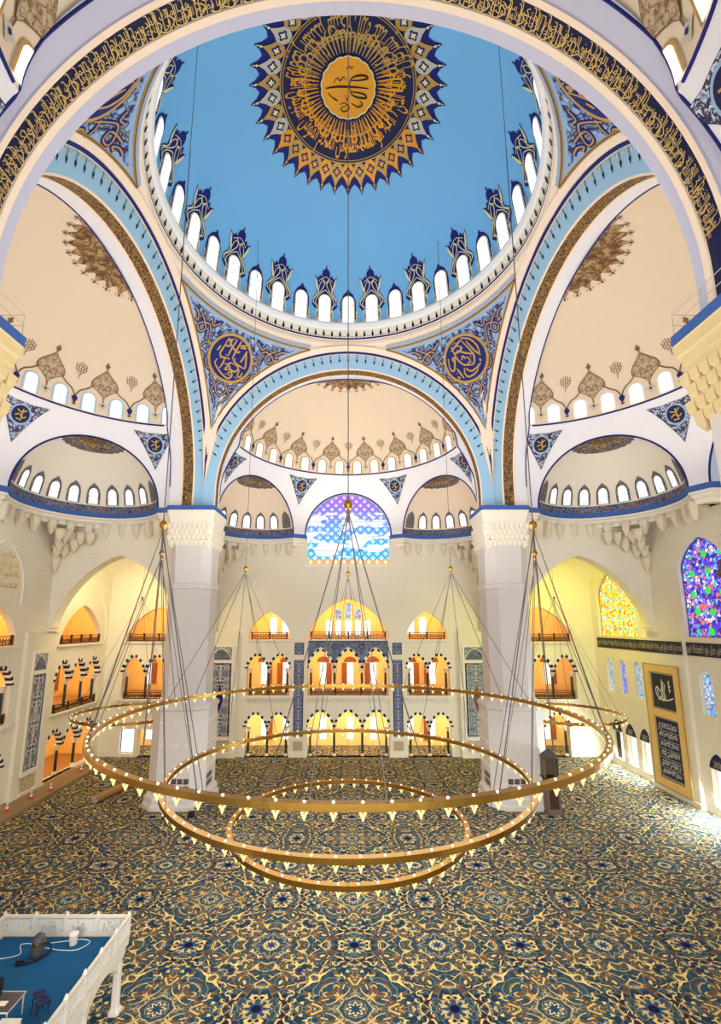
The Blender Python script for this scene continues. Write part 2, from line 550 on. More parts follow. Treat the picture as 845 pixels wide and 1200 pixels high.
def shape(t):
    """Arabic letters -> joined presentation forms in visual order"""
    L = [ord(c) for c in t]
    items, i = [], 0
    while i < len(L):
        if i + 1 < len(L) and (L[i], L[i + 1]) in FORMS: items.append((L[i], L[i + 1])); i += 2
        else: items.append(L[i]); i += 1
    dual = lambda k: k in FORMS and '<initial>' in FORMS[k]
    res = []
    for j, k in enumerate(items):
        if k not in FORMS: res.append(chr(k)); continue
        a = j > 0 and items[j - 1] in FORMS and dual(items[j - 1])
        b = j + 1 < len(items) and items[j + 1] in FORMS and '<final>' in FORMS[items[j + 1]] and dual(k)
        f = '<medial>' if a and b else '<final>' if a else '<initial>' if b else '<isolated>'
        res.append(FORMS[k].get(f) or FORMS[k]['<isolated>'])
    return ''.join(reversed(res))


def text_mesh(t, res=2):
    """vertices (x, y) and faces of a line of writing, x from 0, y normalised so that the tall letters are about 1"""
    cu = bpy.data.curves.new('writing', 'FONT')
    cu.body = shape(t); cu.resolution_u = res
    o = bpy.data.objects.new('writing', cu); C.objects.link(o)
    bpy.context.view_layer.update()
    ev = o.evaluated_get(bpy.context.evaluated_depsgraph_get())
    me = ev.to_mesh()
    V = np.array([v.co[:2] for v in me.vertices]); F = [tuple(p.vertices) for p in me.polygons]
    ev.to_mesh_clear()
    bpy.data.objects.remove(o); bpy.data.curves.remove(cu)
    if len(V) == 0: return np.zeros((1, 2)), []
    lo = V.min(0); hi = V.max(0)
    V = (V - lo) / (hi[1] - lo[1])
    return V, F


T_HASHR = 'هو الله الذي لا اله الا هو الملك القدوس السلام المؤمن المهيمن العزيز الجبار المتكبر سبحان الله عما يشركون'
T_NUR = 'الله نور السماوات والارض مثل نوره كمشكاة فيها مصباح المصباح في زجاجة الزجاجة كانها كوكب دري يوقد من شجرة مباركة زيتونة لا شرقية ولا غربية'
T_BAS = 'بسم الله الرحمن الرحيم'
T_MAS = ['انما يعمر مساجد الله من امن', 'بالله واليوم الاخر واقام', 'الصلاة واتى الزكاة ولم يخش', 'الا الله فعسى اولئك', 'ان يكونوا من المهتدين', 'صدق الله العظيم']


def put_text(mb, t, T, width, height, mi, x0=0.0, y0=0.0):
    V, F = text_mesh(t)
    w = V[:, 0].max()
    mb.add([T(x0 + p[0] / w * width, y0 + p[1] * height) for p in V], F, mi)


# ----------------------------------------------------------------------------- camera (14 mm rectilinear, held nearly level)
camd = bpy.data.cameras.new('camera')
camd.sensor_fit = 'VERTICAL'; camd.sensor_height = 36.0
camd.lens = 530.646 / 1200 * 36
camd.shift_x = (422.5 - 408.09) / 1200
camd.shift_y = (638.558 - 600) / 1200
camd.clip_end = 400
cam = bpy.data.objects.new('camera', camd)
cam.location = (0, -34.093, 18.216)
cam.rotation_euler = (PI / 2 + .172, 0, 0)
C.objects.link(cam)
SC.camera = cam

# ----------------------------------------------------------------------------- dimensions (metres)
ZS, RA = 34.0, 17.0        # springing and radius of the four great arches
ZC = 31.2                  # top of the cornice
RP = RA * sqrt(2)          # pendentive sphere
ZD, RD, HD = 54.4, 16.0, 13.0   # main dome: sill height, radius, rise
WF, WL, WR = 32.7, 34.8, 35.5   # far wall y, side walls |x|
SHIFT = {0: -0.6, 90: 1.0, -90: 1.0, 180: -0.6}
WALL = {0: WF, 90: WL, -90: WR, 180: WF}
RING, ZR, HS, CY = 13.9, 40.1, 9.2, 17.5   # half dome ring
YAN = 18.7
YA = 19.6                  # depth at which the half dome starts

exec_parts = []
# ----------------------------------------------------------------------------- floor
mb = MB()
mb.add([(-46, -36, 0), (46, -36, 0), (46, 40, 0), (-46, 40, 0)], [(0, 1, 2, 3)])
struct(mb.build('floor', M['carpet']))


# ----------------------------------------------------------------------------- main dome
def dome(az, h, off=0.0):
    t = h / 13.2
    r = (RD - off) * cos(t)
    return (r * sin(az), r * cos(az), ZD + (HD - off) * sin(t))


def dome_top(x, y, off=0.0):
    q = min(1.0, (x * x + y * y) / RD ** 2)
    return (x, y, ZD + HD * sqrt(1 - q) - off)


mb = MB()
n = 136
P = [[dome(2 * PI * j / n, 13.2 * (PI / 2) * i / 30) for j in range(n)] for i in range(31)]
mb.grid(P, closed=True)
CEIL = struct(mb.build('ceiling_main_dome', M['dome'], smooth=True))

# dome ring mouldings
mb = MB()
prof = [(16.05, 54.45), (15.72, 54.4), (15.68, 54.15), (15.85, 53.8), (16.1, 53.65), (16.35, 52.75), (16.3, 52.7), (16.3, 52.5), (16.4, 52.45), (16.3, 52.2), (16.35, 51.9), (16.5, 51.75), (16.75, 51.6), (16.8, 51.2), (16.98, 51.0), (17.02, 50.95)]
cols = [0, 0, 0, 0, 1, 2, 2, 3, 3, 3, 3, 3, 4, 4, 4]
mb.lathe(prof, 128, rowmi=cols)
ring = struct(mb.build('trim_dome_ring', [M['white'], M['cream'], M['navy'], M['pinkcream'], M['pinkcream']], smooth=False))
mb = MB()
for k in range(102):
    az = 2 * PI * k / 102
    T = lambda s, h, a=az: ((16.28 - .28 * h) * sin(a + s / 16), (16.28 - .28 * h) * cos(a + s / 16), 52.78 + h)
    mb.fan([(0, -.05), (.16, .22), (.1, .45), (0, .78), (-.1, .45), (-.16, .22)], (0, .3), 0, T)
    for q in (.3, .49, .68):
        mb.fan([(q - .06, .1), (q, .18), (q + .06, .1), (q, .02)], (q, .1), 1, T)
mb.build('ring_pattern', [M['black'], M['brown']], ring)

# dome windows, every other one under a painted crown
NW = 34


def arch_loop(w, h0, hs, ha, k=10, p=1.0):
    """closed outline of an arched opening: half width w, sill h0, spring hs, apex ha"""
    o = [(-w, h0), (-w, hs)]
    for i in range(1, 2 * k):
        t = PI - PI * i / (2 * k)
        x = w * cos(t)
        yy = sin(t)
        if p != 1.0: yy = (1 - abs(cos(t)) ** p) ** (1 / 1.0)
        o.append((x, hs + (ha - hs) * yy))
    return o + [(w, hs), (w, h0)]


wi = 0
for k in range(NW):
    az = 2 * PI * k / NW
    wi += 1
    W = frame_empty('window_%d' % wi, dome(az, 0))
    T1 = lambda s, h: dome(az + s / RD, h, .05)
    T2 = lambda s, h: dome(az + s / RD, h, .09)
    T3 = lambda s, h: dome(az + s / RD, h, .12)
    mb = MB()
    crowned = k % 2 == 1
    # navy surround with side palmettes
    half = [(0.0, 0.0), (.98, 0.0), (.98, .9), (1.12, 1.2), (.98, 1.5), (.95, 2.9), (.6, 3.65), (.22, 3.95), (0, 4.35)]
    if crowned:
        half = [(0.0, 0.0), (.86, 0.0), (.9, 1.2), (.72, 1.75), (1.2, 1.7), (1.62, 2.2), (1.68, 2.75), (1.35, 3.25), (1.02, 3.65), (1.2, 4.4), (1.5, 5.5), (.98, 5.2), (.8, 5.6), (.55, 5.35), (.5, 5.9), (.3, 6.15), (.1, 6.25), (.05, 6.6), (0, 6.62)]
    lp = mirror_loop(half[1:])
    # fill as rows between the two mirrored sides so that it follows the dome
    hs_ = sorted(set([p[1] for p in half]))
    mb.fan(lp, (0, 2.2), 0, T1, rings=4)
    if crowned:
        for sgn in (-1, 1):
            for pts, w_, mi in (([(.80, 3.7), (1.06, 4.3), (1.36, 5.35)], [.05, .24, .05], 1), ([(.78, 1.95), (1.3, 2.3), (1.42, 2.75), (1.05, 3.25), (.5, 3.9), (.15, 4.6), (.45, 5.2)], .09, 1),
                                ([(.86, 1.3), (1.0, 2.0), (1.15, 2.6), (.7, 3.4), (0, 4.0)], .08, 1), ([(1.55, 2.3), (1.6, 2.7), (1.2, 3.2), (.9, 3.7), (.7, 4.6), (.3, 5.0), (0, 4.7)], .07, 1), ([(0, 5.4), (.3, 5.3), (.62, 5.1), (.9, 4.9)], .06, 1)):
                q = [(sgn * x, y) for x, y in spline(pts, 4)]
                ww = w_ if not isinstance(w_, list) else [w_[0] + (w_[1] - w_[0]) * sin(PI * i / (len(q) - 1)) for i in range(len(q))]
                mb.ribbon(q, ww, mi, T2)
    mb.ribbon([(x, y) for x, y in arch_loop(.76, .05, 2.7, 3.46)], .09, 2, T2)
    for sgn in (-1, 1):
        mb.fan([(sgn * (1.0 + .3 * cos(a)), .35 + .3 * sin(a)) for a in [2 * PI * i / 8 for i in range(8)]], (sgn * 1.0, .35), 3, T2)
        mb.ribbon([(sgn * 1.02, .7), (sgn * 1.02, 1.6)], .12, 2, T2)
    mb.build('painted_crown' if crowned else 'painted_surround', [M['navy'], M['palegold'], M['palegold'], M['grey_gold']], W)
    mb = MB()
    mb.fan(arch_loop(.69, .06, 2.7, 3.40), (0, 1.6), 0, T3, rings=2)
    mb.build('pane', M['domepane'], W)

# great calligraphic medallion at the crown of the dome
MED = thing('calligraphic_medallion', 'huge navy and gold calligraphic medallion on the crown of the blue dome', 'medallion', (0, 0, ZD + HD))
NP = 36
mb = MB()
lp = []
for k in range(NP):
    for da, r in ((0, 8.95), (.22, 8.35), (.5, 8.05), (.78, 8.35)):
        a = 2 * PI * (k + da) / NP
        lp.append((r * sin(a), r * cos(a)))
mb.fan(lp, (0, 0), 0, lambda x, y: dome_top(x, y, .05), rings=14)
mb.build('spiked_ground', M['navy'], MED)
for k in range(NP):
    a = 2 * PI * (k + .0) / NP
    ca, sa = cos(a), sin(a)
    Tm = lambda off: (lambda u, r: dome_top(r * sa + u * ca, r * ca - u * sa, off))
    mb = MB()
    out = mirror_loop([(.18, 6.25), (.5, 6.5), (.68, 6.95), (.6, 7.3), (.3, 7.65), (.12, 8.0), (0, 8.25)])
    mb.fan([(x * 1.12, 6.15 + (y - 6.15) * 1.03) for x, y in out], (0, 7.0), 1, Tm(.08), rings=2)
    mb.fan(out, (0, 7.0), 0, Tm(.11), rings=2)
    mb.fan([(.36 * sin(t) * (1 + .25 * cos(4 * t)), 7.0 + .36 * cos(t) * (1 + .25 * cos(4 * t))) for t in [2 * PI * i / 20 for i in range(20)]], (0, 7.0), 2, Tm(.14))
    mb.fan([(.2 * sin(t) * (1 + .35 * cos(4 * t)), 7.0 + .2 * cos(t) * (1 + .35 * cos(4 * t))) for t in [2 * PI * i / 20 for i in range(20)]], (0, 7.0), 3, Tm(.16))
    mb.ribbon([(0, 8.2), (0, 8.75)], .07, 3, Tm(.1))
    mb.fan([(.12, 8.35), (0, 8.5), (-.12, 8.35), (0, 8.2)], (0, 8.35), 3, Tm(.13))
    bright = cos(a) > .35
    body = M['orange_gold'] if bright else (M['grey_gold'] if k % 2 else M['gold'])
    if bright and k % 2: body = M['gold']
    mb.build('lotus_petal', [body, M['darknavy'], M['navy'], M['palegold'] if not bright else M['orange_gold']], MED)
mb = MB()
lp = [(6.28 * sin(2 * PI * k / 96), 6.28 * cos(2 * PI * k / 96)) for k in range(96)]
mb.fan(lp, (0, 0), 0, lambda x, y: dome_top(x, y, .17), rings=10)
mb.build('script_ground', M['darknavy'], MED)
mb = MB()
for r, w in ((6.22, .10), (6.0, .06), (3.95, .10)):
    mb.ribbon([(r * sin(2 * PI * k / 120), r * cos(2 * PI * k / 120)) for k in range(120)], w, 0, lambda x, y: dome_top(x, y, .2), closed=True)
mb.build('gilt_ring', M['gold'], MED)


def around(r_base, tall, off, turn=0.0):
    """writing bent round the circle, tall letters pointing to the middle; x in metres of arc at r_base"""
    def T(x, y):
        a = turn + x / r_base
        r = r_base - y * tall
        return dome_top(r * sin(a), r * cos(a), off)
    return T


for nm, a0, a1, mat in (('lettering', -PI * .62, PI * .62, M['orange_gold']), ('lettering', PI * .62, PI * 1.38, M['gold'])):
    mb = MB()
    words_ = T_HASHR.split()
    cut_ = 13
    txt = ' '.join(words_[:cut_]) if nm and a0 < 0 else ' '.join(words_[cut_:])
    R0 = 6.3
    put_text(mb, txt, around(R0, 2.7, .23, a0), (a1 - a0) * R0, 1.0, 0)
    put_text(mb, txt, around(R0 - 1.5, 1.9, .22, a0 + .05), (a1 - a0) * (R0 - 1.5), 1.0, 0)
    rr = random.Random(3)
    kk = int(64 * (a1 - a0) / (2 * PI))
    for i in range(kk):
        a = a0 + (a1 - a0) * (i + .5) / kk
        l = rr.choice((4.3, 4.7, 5.0, 4.5))
        hook = rr.choice((-1, 1)) * .05
        pts = spline([(2.75, a), (3.4, a), (l - .3, a), (l, a + hook), (l - .25, a + 2.4 * hook)], 3)
        q = [(r * sin(b), r * cos(b)) for r, b in pts]
        mb.ribbon(q, [.05 + .11 * min(1, 2.0 * i2 / len(q)) for i2 in range(len(q))], 0, lambda x, y: dome_top(x, y, .24))
    mb.build(nm, mat, MED)
mb = MB()
lp = [((2.42 + .09 * abs(cos(9 * t))) * sin(t), (2.42 + .09 * abs(cos(9 * t))) * cos(t)) for t in [2 * PI * i / 108 for i in range(108)]]
mb.fan(lp, (0, 0), 0, lambda x, y: dome_top(x, y, .27), rings=4)
mb.ribbon(lp, .1, 1, lambda x, y: dome_top(x, y, .29), closed=True)
mb.build('centre_disc', [M['orange_gold'], M['palegold']], MED)
mb = MB()
# the central word, its tall strokes lying across the disc
strk = [([(-2.1, .05), (-1.2, .12), (0, .1), (1.9, .02)], .17), ([(.1, .1), (.3, .75), (.9, 1.0), (1.6, 1.0), (1.75, .8), (1.0, .62), (.3, .6)], .16), ([(.1, .0), (.4, -.55), (1.0, -.75), (1.65, -.75), (1.6, -.5), (.9, -.35), (.2, -.3)], .16),
        ([(.3, -1.2), (.9, -1.5), (1.35, -1.3), (1.1, -1.0)], .13), ([(-1.9, -.3), (-1.5, -.7), (-1.0, -1.0), (-1.4, -.8)], .11), ([(-1.4, .4), (-1.0, .8), (-.7, .6), (-.4, .9), (-.2, .6)], .09), ([(-.2, 1.5), (.1, 1.7), (.3, 1.55), (.5, 1.75)], .08),
        ([(-.8, -1.3), (-.3, -1.2), (.1, -1.6), (-.4, -1.9), (-.7, -1.6), (-.1, -1.4)], .1), ([(-.3, -.5), (-.1, -1.0), (.1, -.6)], .08)]
for pts, w in strk:
    q = spline([(x, y) for x, y in pts], 5)
    mb.ribbon([(x, -y) for x, y in q], [w * (.35 + .65 * sin(PI * (i + .5) / len(q))) for i in range(len(q))], 0, lambda x, y: dome_top(x, y, .32))
mb.build('centre_lettering', M['black'], MED)


# ----------------------------------------------------------------------------- pendentives
def pend(az, z, off=0.0):
    zz = z - ZS
    r = sqrt(max(0.0, (RP - off) ** 2 - zz * zz))
    return (r * sin(az), r * cos(az), z)


SIDE = {45: 'R far', -45: 'L far', 135: 'R near', -135: 'L near'}
for a0 in (45, -45, 135, -135):
    A0 = math.radians(a0)
    mb = MB()
    P = []
    n = 40
    for j in range(n + 1):
        d = math.radians(-44.99 + 89.98 * j / n)
        rb = RA / cos(PI / 4 - abs(d))
        zb = ZS + sqrt(max(0, RP ** 2 - rb * rb))
        P.append([pend(A0 + d, zb + (ZS + RA - zb) * i / 14) for i in range(15)])
    mb.grid(P)
    # stilted corner below the springing
    PW = struct(mb.build('ceiling_pendentive', M['pinkcream'], smooth=True))
    # ornament field
    r_in, r_top = 16.3, 16.96
    ph = math.acos(r_in / r_top)
    n = 48
    lo, P, U = [], [], []
    for j in range(n + 1):
        d = (-1 + 2 * j / n) * (PI / 4 - ph)
        rb = r_in / cos(PI / 4 - abs(d))
        zb = ZS + sqrt(RP ** 2 - rb * rb); zt = ZS + sqrt(RP ** 2 - r_top ** 2)
        row, ur = [], []
        for i in range(17):
            z = zb + (zt - zb) * i / 16
            row.append(pend(A0 + d, z, .07)); ur.append((abs(d) * 17.5 + 2, z))
        P.append(row); U.append(ur); lo.append((d, zb, zt))
    mb = MB(); mb.grid(P, uv=U)
    # gold borders
    edge = [(d, zb) for d, zb, zt in lo] + [(d, zt) for d, zb, zt in reversed(lo)]
    for k_, (w_, mi_, of_) in enumerate(((.62, 4, .085), (.2, 1, .12), (.08, 2, .14))):
        mb.ribbon([(d * 17.5, z) for d, z in edge], w_, mi_, lambda s, z, o=of_: pend(A0 + s / 17.5, z, o), closed=True)
    # symmetric gold and navy scrolls over the field
    TT = lambda o: (lambda s, z: pend(A0 + s / 16.9, 40.9 + (z - 40.3) * 1.14, o))
    for sg in (-1, 1):
        for pts in ([(4.7, 48.55), (4.0, 48.2), (3.6, 47.8), (4.0, 47.45), (4.5, 47.75), (4.1, 48.1), (3.3, 48.2), (2.9, 47.6), (2.6, 46.8)],
                    [(2.5, 48.6), (3.0, 48.3), (3.4, 48.6)], [(2.4, 46.0), (2.0, 45.4), (1.5, 45.3), (1.2, 44.7), (.7, 44.4), (.9, 43.7), (.5, 43.2), (.2, 42.6)],
                    [(0, 44.9), (.55, 44.3), (.4, 43.8), (0, 43.5)], [(5.6, 48.6), (5.0, 48.4), (4.7, 48.0), (5.1, 48.1)], [(2.6, 47.2), (3.1, 46.9), (3.3, 46.3), (2.8, 46.2), (2.5, 45.6), (2.0, 44.9), (1.6, 44.4)]):
            q = [(sg * x, z) for x, z in spline(pts, 5)]
            mb.ribbon(q, .3, 3, TT(.1)); mb.ribbon(q, .1, 1, TT(.12))
    mb.build('arabesque_panel', [M['pend'], M['gold'], M['brown'], M['navy'], M['paleblue']], PW, smooth=False)
    # roundel
    zc, Rr = 48.35, 1.42
    Rr = 1.62
    nm = {45: 'on the far pendentive on the stained-glass side', -45: 'on the far pendentive on the gallery side', 135: 'on the near pendentive on the stained-glass side', -135: 'on the near pendentive on the gallery side'}[a0]
    if True:
        el = math.radians(38)
        # local frame tangent to the sphere: s along azimuth, q up the meridian
        zz0 = zc - ZS
        phi0 = math.asin(zz0 / RP)
        def TR(off):
            return lambda s, q: (lambda ph_, rr_: (rr_ * cos(ph_) * sin(A0 + s / (RP * cos(phi0))), rr_ * cos(ph_) * cos(A0 + s / (RP * cos(phi0))), ZS + rr_ * sin(ph_)))(phi0 + q / RP, RP - off)
        RO = thing('calligraphy_roundel', 'navy roundel with gold script ' + nm, 'roundel', TR(0)(0, 0), 'script roundels on the pendentives')
        Rr = 2.45
        circ = [(Rr * cos(2 * PI * i / 48), Rr * sin(2 * PI * i / 48)) for i in range(48)]
        mb = MB(); mb.fan([(x * 1.12, y * 1.12) for x, y in circ], (0, 0), 0, TR(.2), rings=3); mb.build('gilt_rim', M['gold'], RO)
        mb = MB(); mb.fan(circ, (0, 0), 0, TR(.24), rings=3); mb.build('ground', M['navy'], RO)
        mb = MB()
        if a0 in (-45, 135):
            S = [[(285, 310), (265, 400), (255, 480)], [(330, 305), (312, 400), (302, 480)], [(205, 330), (260, 385), (330, 410), (348, 395)], [(205, 330), (190, 420), (180, 480), (200, 502), (250, 496), (285, 490)], [(410, 370), (436, 470), (445, 522)], [(412, 368), (395, 455), (380, 480)],
                 [(300, 470), (350, 505), (440, 522)], [(230, 490), (236, 540), (220, 600)], [(340, 520), (380, 530), (372, 570), (322, 575), (290, 525), (340, 515)], [(178, 530), (165, 570), (200, 605), (260, 640), (320, 655), (346, 620), (330, 590), (308, 610), (338, 632)],
                 [(250, 550), (290, 540), (270, 590), (310, 577)], [(400, 545), (395, 600), (420, 605), (432, 560)], [(215, 355), (240, 330), (232, 400)], [(340, 365), (400, 350)], [(330, 350), (390, 330)], [(195, 400), (240, 395)], [(145, 470), (160, 420)], [(255, 320), (262, 310)]]
            c0, R0 = (290, 485), 190
            dots = [(290, 625), (310, 620), (375, 622), (390, 628), (330, 470), (235, 470), (200, 515)]
        else:
            S = [[(440, 290), (520, 330), (562, 410), (555, 500)], [(435, 300), (488, 420), (500, 480), (470, 540), (400, 522)], [(370, 330), (420, 368), (362, 392), (330, 380)], [(360, 372), (440, 425), (495, 458)], [(325, 322), (345, 450), (400, 522), (452, 500), (432, 455)], [(260, 410), (250, 500), (282, 530), (312, 460), (322, 422), (296, 430), (312, 462)],
                 [(312, 520), (332, 575), (350, 625)], [(380, 540), (370, 590), (402, 630), (480, 612), (512, 560)], [(390, 550), (440, 592), (530, 562)], [(480, 332), (530, 450), (562, 490)], [(310, 360), (430, 305)], [(300, 590), (315, 620)], [(380, 470), (400, 440), (420, 470)], [(540, 520), (545, 545)]]
            c0, R0 = (418, 470), 192
            dots = [(350, 310), (365, 300), (380, 312), (535, 560), (520, 575), (300, 560), (470, 470), (460, 520)]
        for pts in S:
            q = spline([((x - c0[0]) / R0 * Rr, (c0[1] - y) / R0 * Rr) for x, y in pts], 6)
            mb.ribbon(q, [.10 + .11 * sin(PI * (i + .7) / (len(q) + .4)) for i in range(len(q))], 0, TR(.28))
        for x, y in dots:
            x, y = (x - c0[0]) / R0 * Rr, (c0[1] - y) / R0 * Rr
            mb.fan([(x + .09, y), (x, y + .09), (x - .09, y), (x, y - .09)], (x, y), 0, TR(.28))
        mb.build('lettering', M['gold'], RO)


# ----------------------------------------------------------------------------- the four great arches
def arch_path(r, zs, n=64, leg=ZC):
    """x, z along an arch of radius r: foot, half circle, foot"""
    return [(r, leg)] + [(r * cos(PI * i / n), zs + r * sin(PI * i / n)) for i in range(n + 1)] + [(-r, leg)]


ZNEAR, RN = 33.5, 16.15      # the nearest arch
RI, ZI = 15.7, 33.6       # inner edge of the other three
for ang in (0, 90, -90, 180):
    F = rot(ang)
    sh = SHIFT[ang]
    mb = MB()
    if ang == 180:
        spec = [(17.6, ZS, 16.2, 0), (RN, ZNEAR, 15.45, 0), (RN, ZNEAR, 16.02, 1), (RN - .08, ZNEAR, 16.05, 1), (RN - .08, ZNEAR, 16.38, 1), (RN, ZNEAR, 16.42, 2), (RN, ZNEAR, 17.35, 1), (RN - .08, ZNEAR, 17.38, 1), (RN - .08, ZNEAR, 17.65, 3), (RN, ZNEAR, 17.68, 3), (RN, ZNEAR, YAN, 3)]
    else:
        spec = [(17.0, ZS, 17.0, 0), (RI + .12, ZI, 17.6, 1), (RI, ZI, 17.64, 1), (RI, ZI, 17.76, 2), (RI + .06, ZI, 17.8, 2), (RI + .06, ZI, 18.9, 1), (RI, ZI, 18.94, 1), (RI, ZI, 19.1, 3), (RI + .06, ZI, 19.14, 3), (RI + .06, ZI, YA + max(0, sh) * .8 + .0, 3)]
    rows = [[F(x, y, z) for x, z in arch_path(r, zs)] for r, zs, y, _ in spec]
    U = [[((k * .8), q[2]) for k in range(len(rows[0]))] for q in spec]
    mb.grid(rows, rowmi=[q[3] for q in spec[:-1]], uv=U)
    # the band of script: at the near arch it is drawn letter by letter
    AW = struct(mb.build('wall_arch_soffit', [M['soffit'] if ang != 180 else M['archlilac'], M['pinkcream'], M['archband'] if ang != 180 else M['darknavy'], M['lilac'] if ang != 180 else M['archlilac']], smooth=False))
    # moulding on the pendentive side
    mb = MB()
    n = 72
    for (r0, r1, o0, mi) in ((17.0, 17.18, .10, 1), (17.18, 17.62, .16, 0)):
        A, B = [], []
        for i in range(n + 1):
            for r, L in ((r0, A), (r1, B)):
                y = sqrt(RP ** 2 - r * r) - o0
                tm = math.acos(min(1.0, (y + o0) / r)) + .004
                t = tm + (PI - 2 * tm) * i / n
                L.append(F(r * cos(t), y, ZS + r * sin(t)))
        mb.grid([A, B], mi)
    ML = mb.build('arch_moulding', [M['pinkcream'], M['navy']], AW)
    # finials hanging on the soffit
    mb = MB()
    for k in (range(4, 45) if ang != 180 else ()):
        t = PI * k / 48
        def T(s, h):
            k = .04 + h * .72
            r, zs, y = 16.97 + (RI + .12 - 17.0) * k, ZS + (ZI - ZS) * k, 16.95 + .6 * k
            return F(r * cos(t + s / 17), y, zs + r * sin(t + s / 17))
        mb.fan([(.03, 0), (.03, .4), (.13, .5), (0, .8), (-.13, .5), (-.03, .4), (-.03, 0)], (0, .5), 0, T)
        for q in (.26, .52, .78):
            mb.fan([(q - .07, .1), (q, .26), (q + .07, .1), (q, 0)], (q, .1), 1, T)
    if mb.f: mb.build('soffit_pattern', [M['black'], M['palegold']], AW)

# gold inscription on the near arch, letter by letter
F = rot(180)
BAND = thing('inscription_band', 'long gold script on a navy band along the nearest great arch', 'inscription', F(0, 18, ZNEAR + 16))
for part, (txt, t0, t1, yb, ht) in enumerate(((T_BAS + ' ' + T_NUR, .03, .50, 16.45, .52), (T_NUR + ' ' + T_BAS, .50, .97, 16.45, .52), (T_HASHR + ' ' + T_BAS, .035, .50, 16.76, .5), (T_BAS + ' ' + T_HASHR, .50, .965, 16.76, .5))):
    mb = MB()
    L = (t1 - t0) * PI * 15.9
    T = lambda s, h: F(-16.06 * cos(PI * t1 - s / 15.9), yb + h * 1.0, ZNEAR + 16.06 * sin(PI * t1 - s / 15.9))
    put_text(mb, txt, T, L, ht, 0)
    if part < 2:
        rr = random.Random(part)
        for i in range(84):
            s0 = L * (i + rr.random()) / 84
            l = rr.choice((.5, .75, .85))
            T2 = lambda s, h: F(-16.04 * cos(PI * t1 - s / 15.9), 16.47 + h, ZNEAR + 16.04 * sin(PI * t1 - s / 15.9))
            mb.ribbon(spline([(s0, 0), (s0 + .02, l * .6), (s0, l), (s0 - .12, l + .03)], 3), .04, 0, T2)
            if i % 3 == 0: mb.ribbon(spline([(s0 - .5, .1), (s0 - .1, .0), (s0 + .3, .3), (s0 + .1, .5)], 4), .045, 0, T2)
    mb.build('lettering', M['bandgold'], BAND)


# ----------------------------------------------------------------------------- half domes, exedrae, cornices (one set per arm of the hall)
RPS = 16.5           # sphere of the zone under the half dome
DE, DW = 15.0, 15.2  # distance of the exedra planes / of the middle plane
AZE = math.radians(54)
win_no = [NW]


def next_window(loc):
    win_no[0] += 1
    return frame_empty('window_%d' % win_no[0], loc)


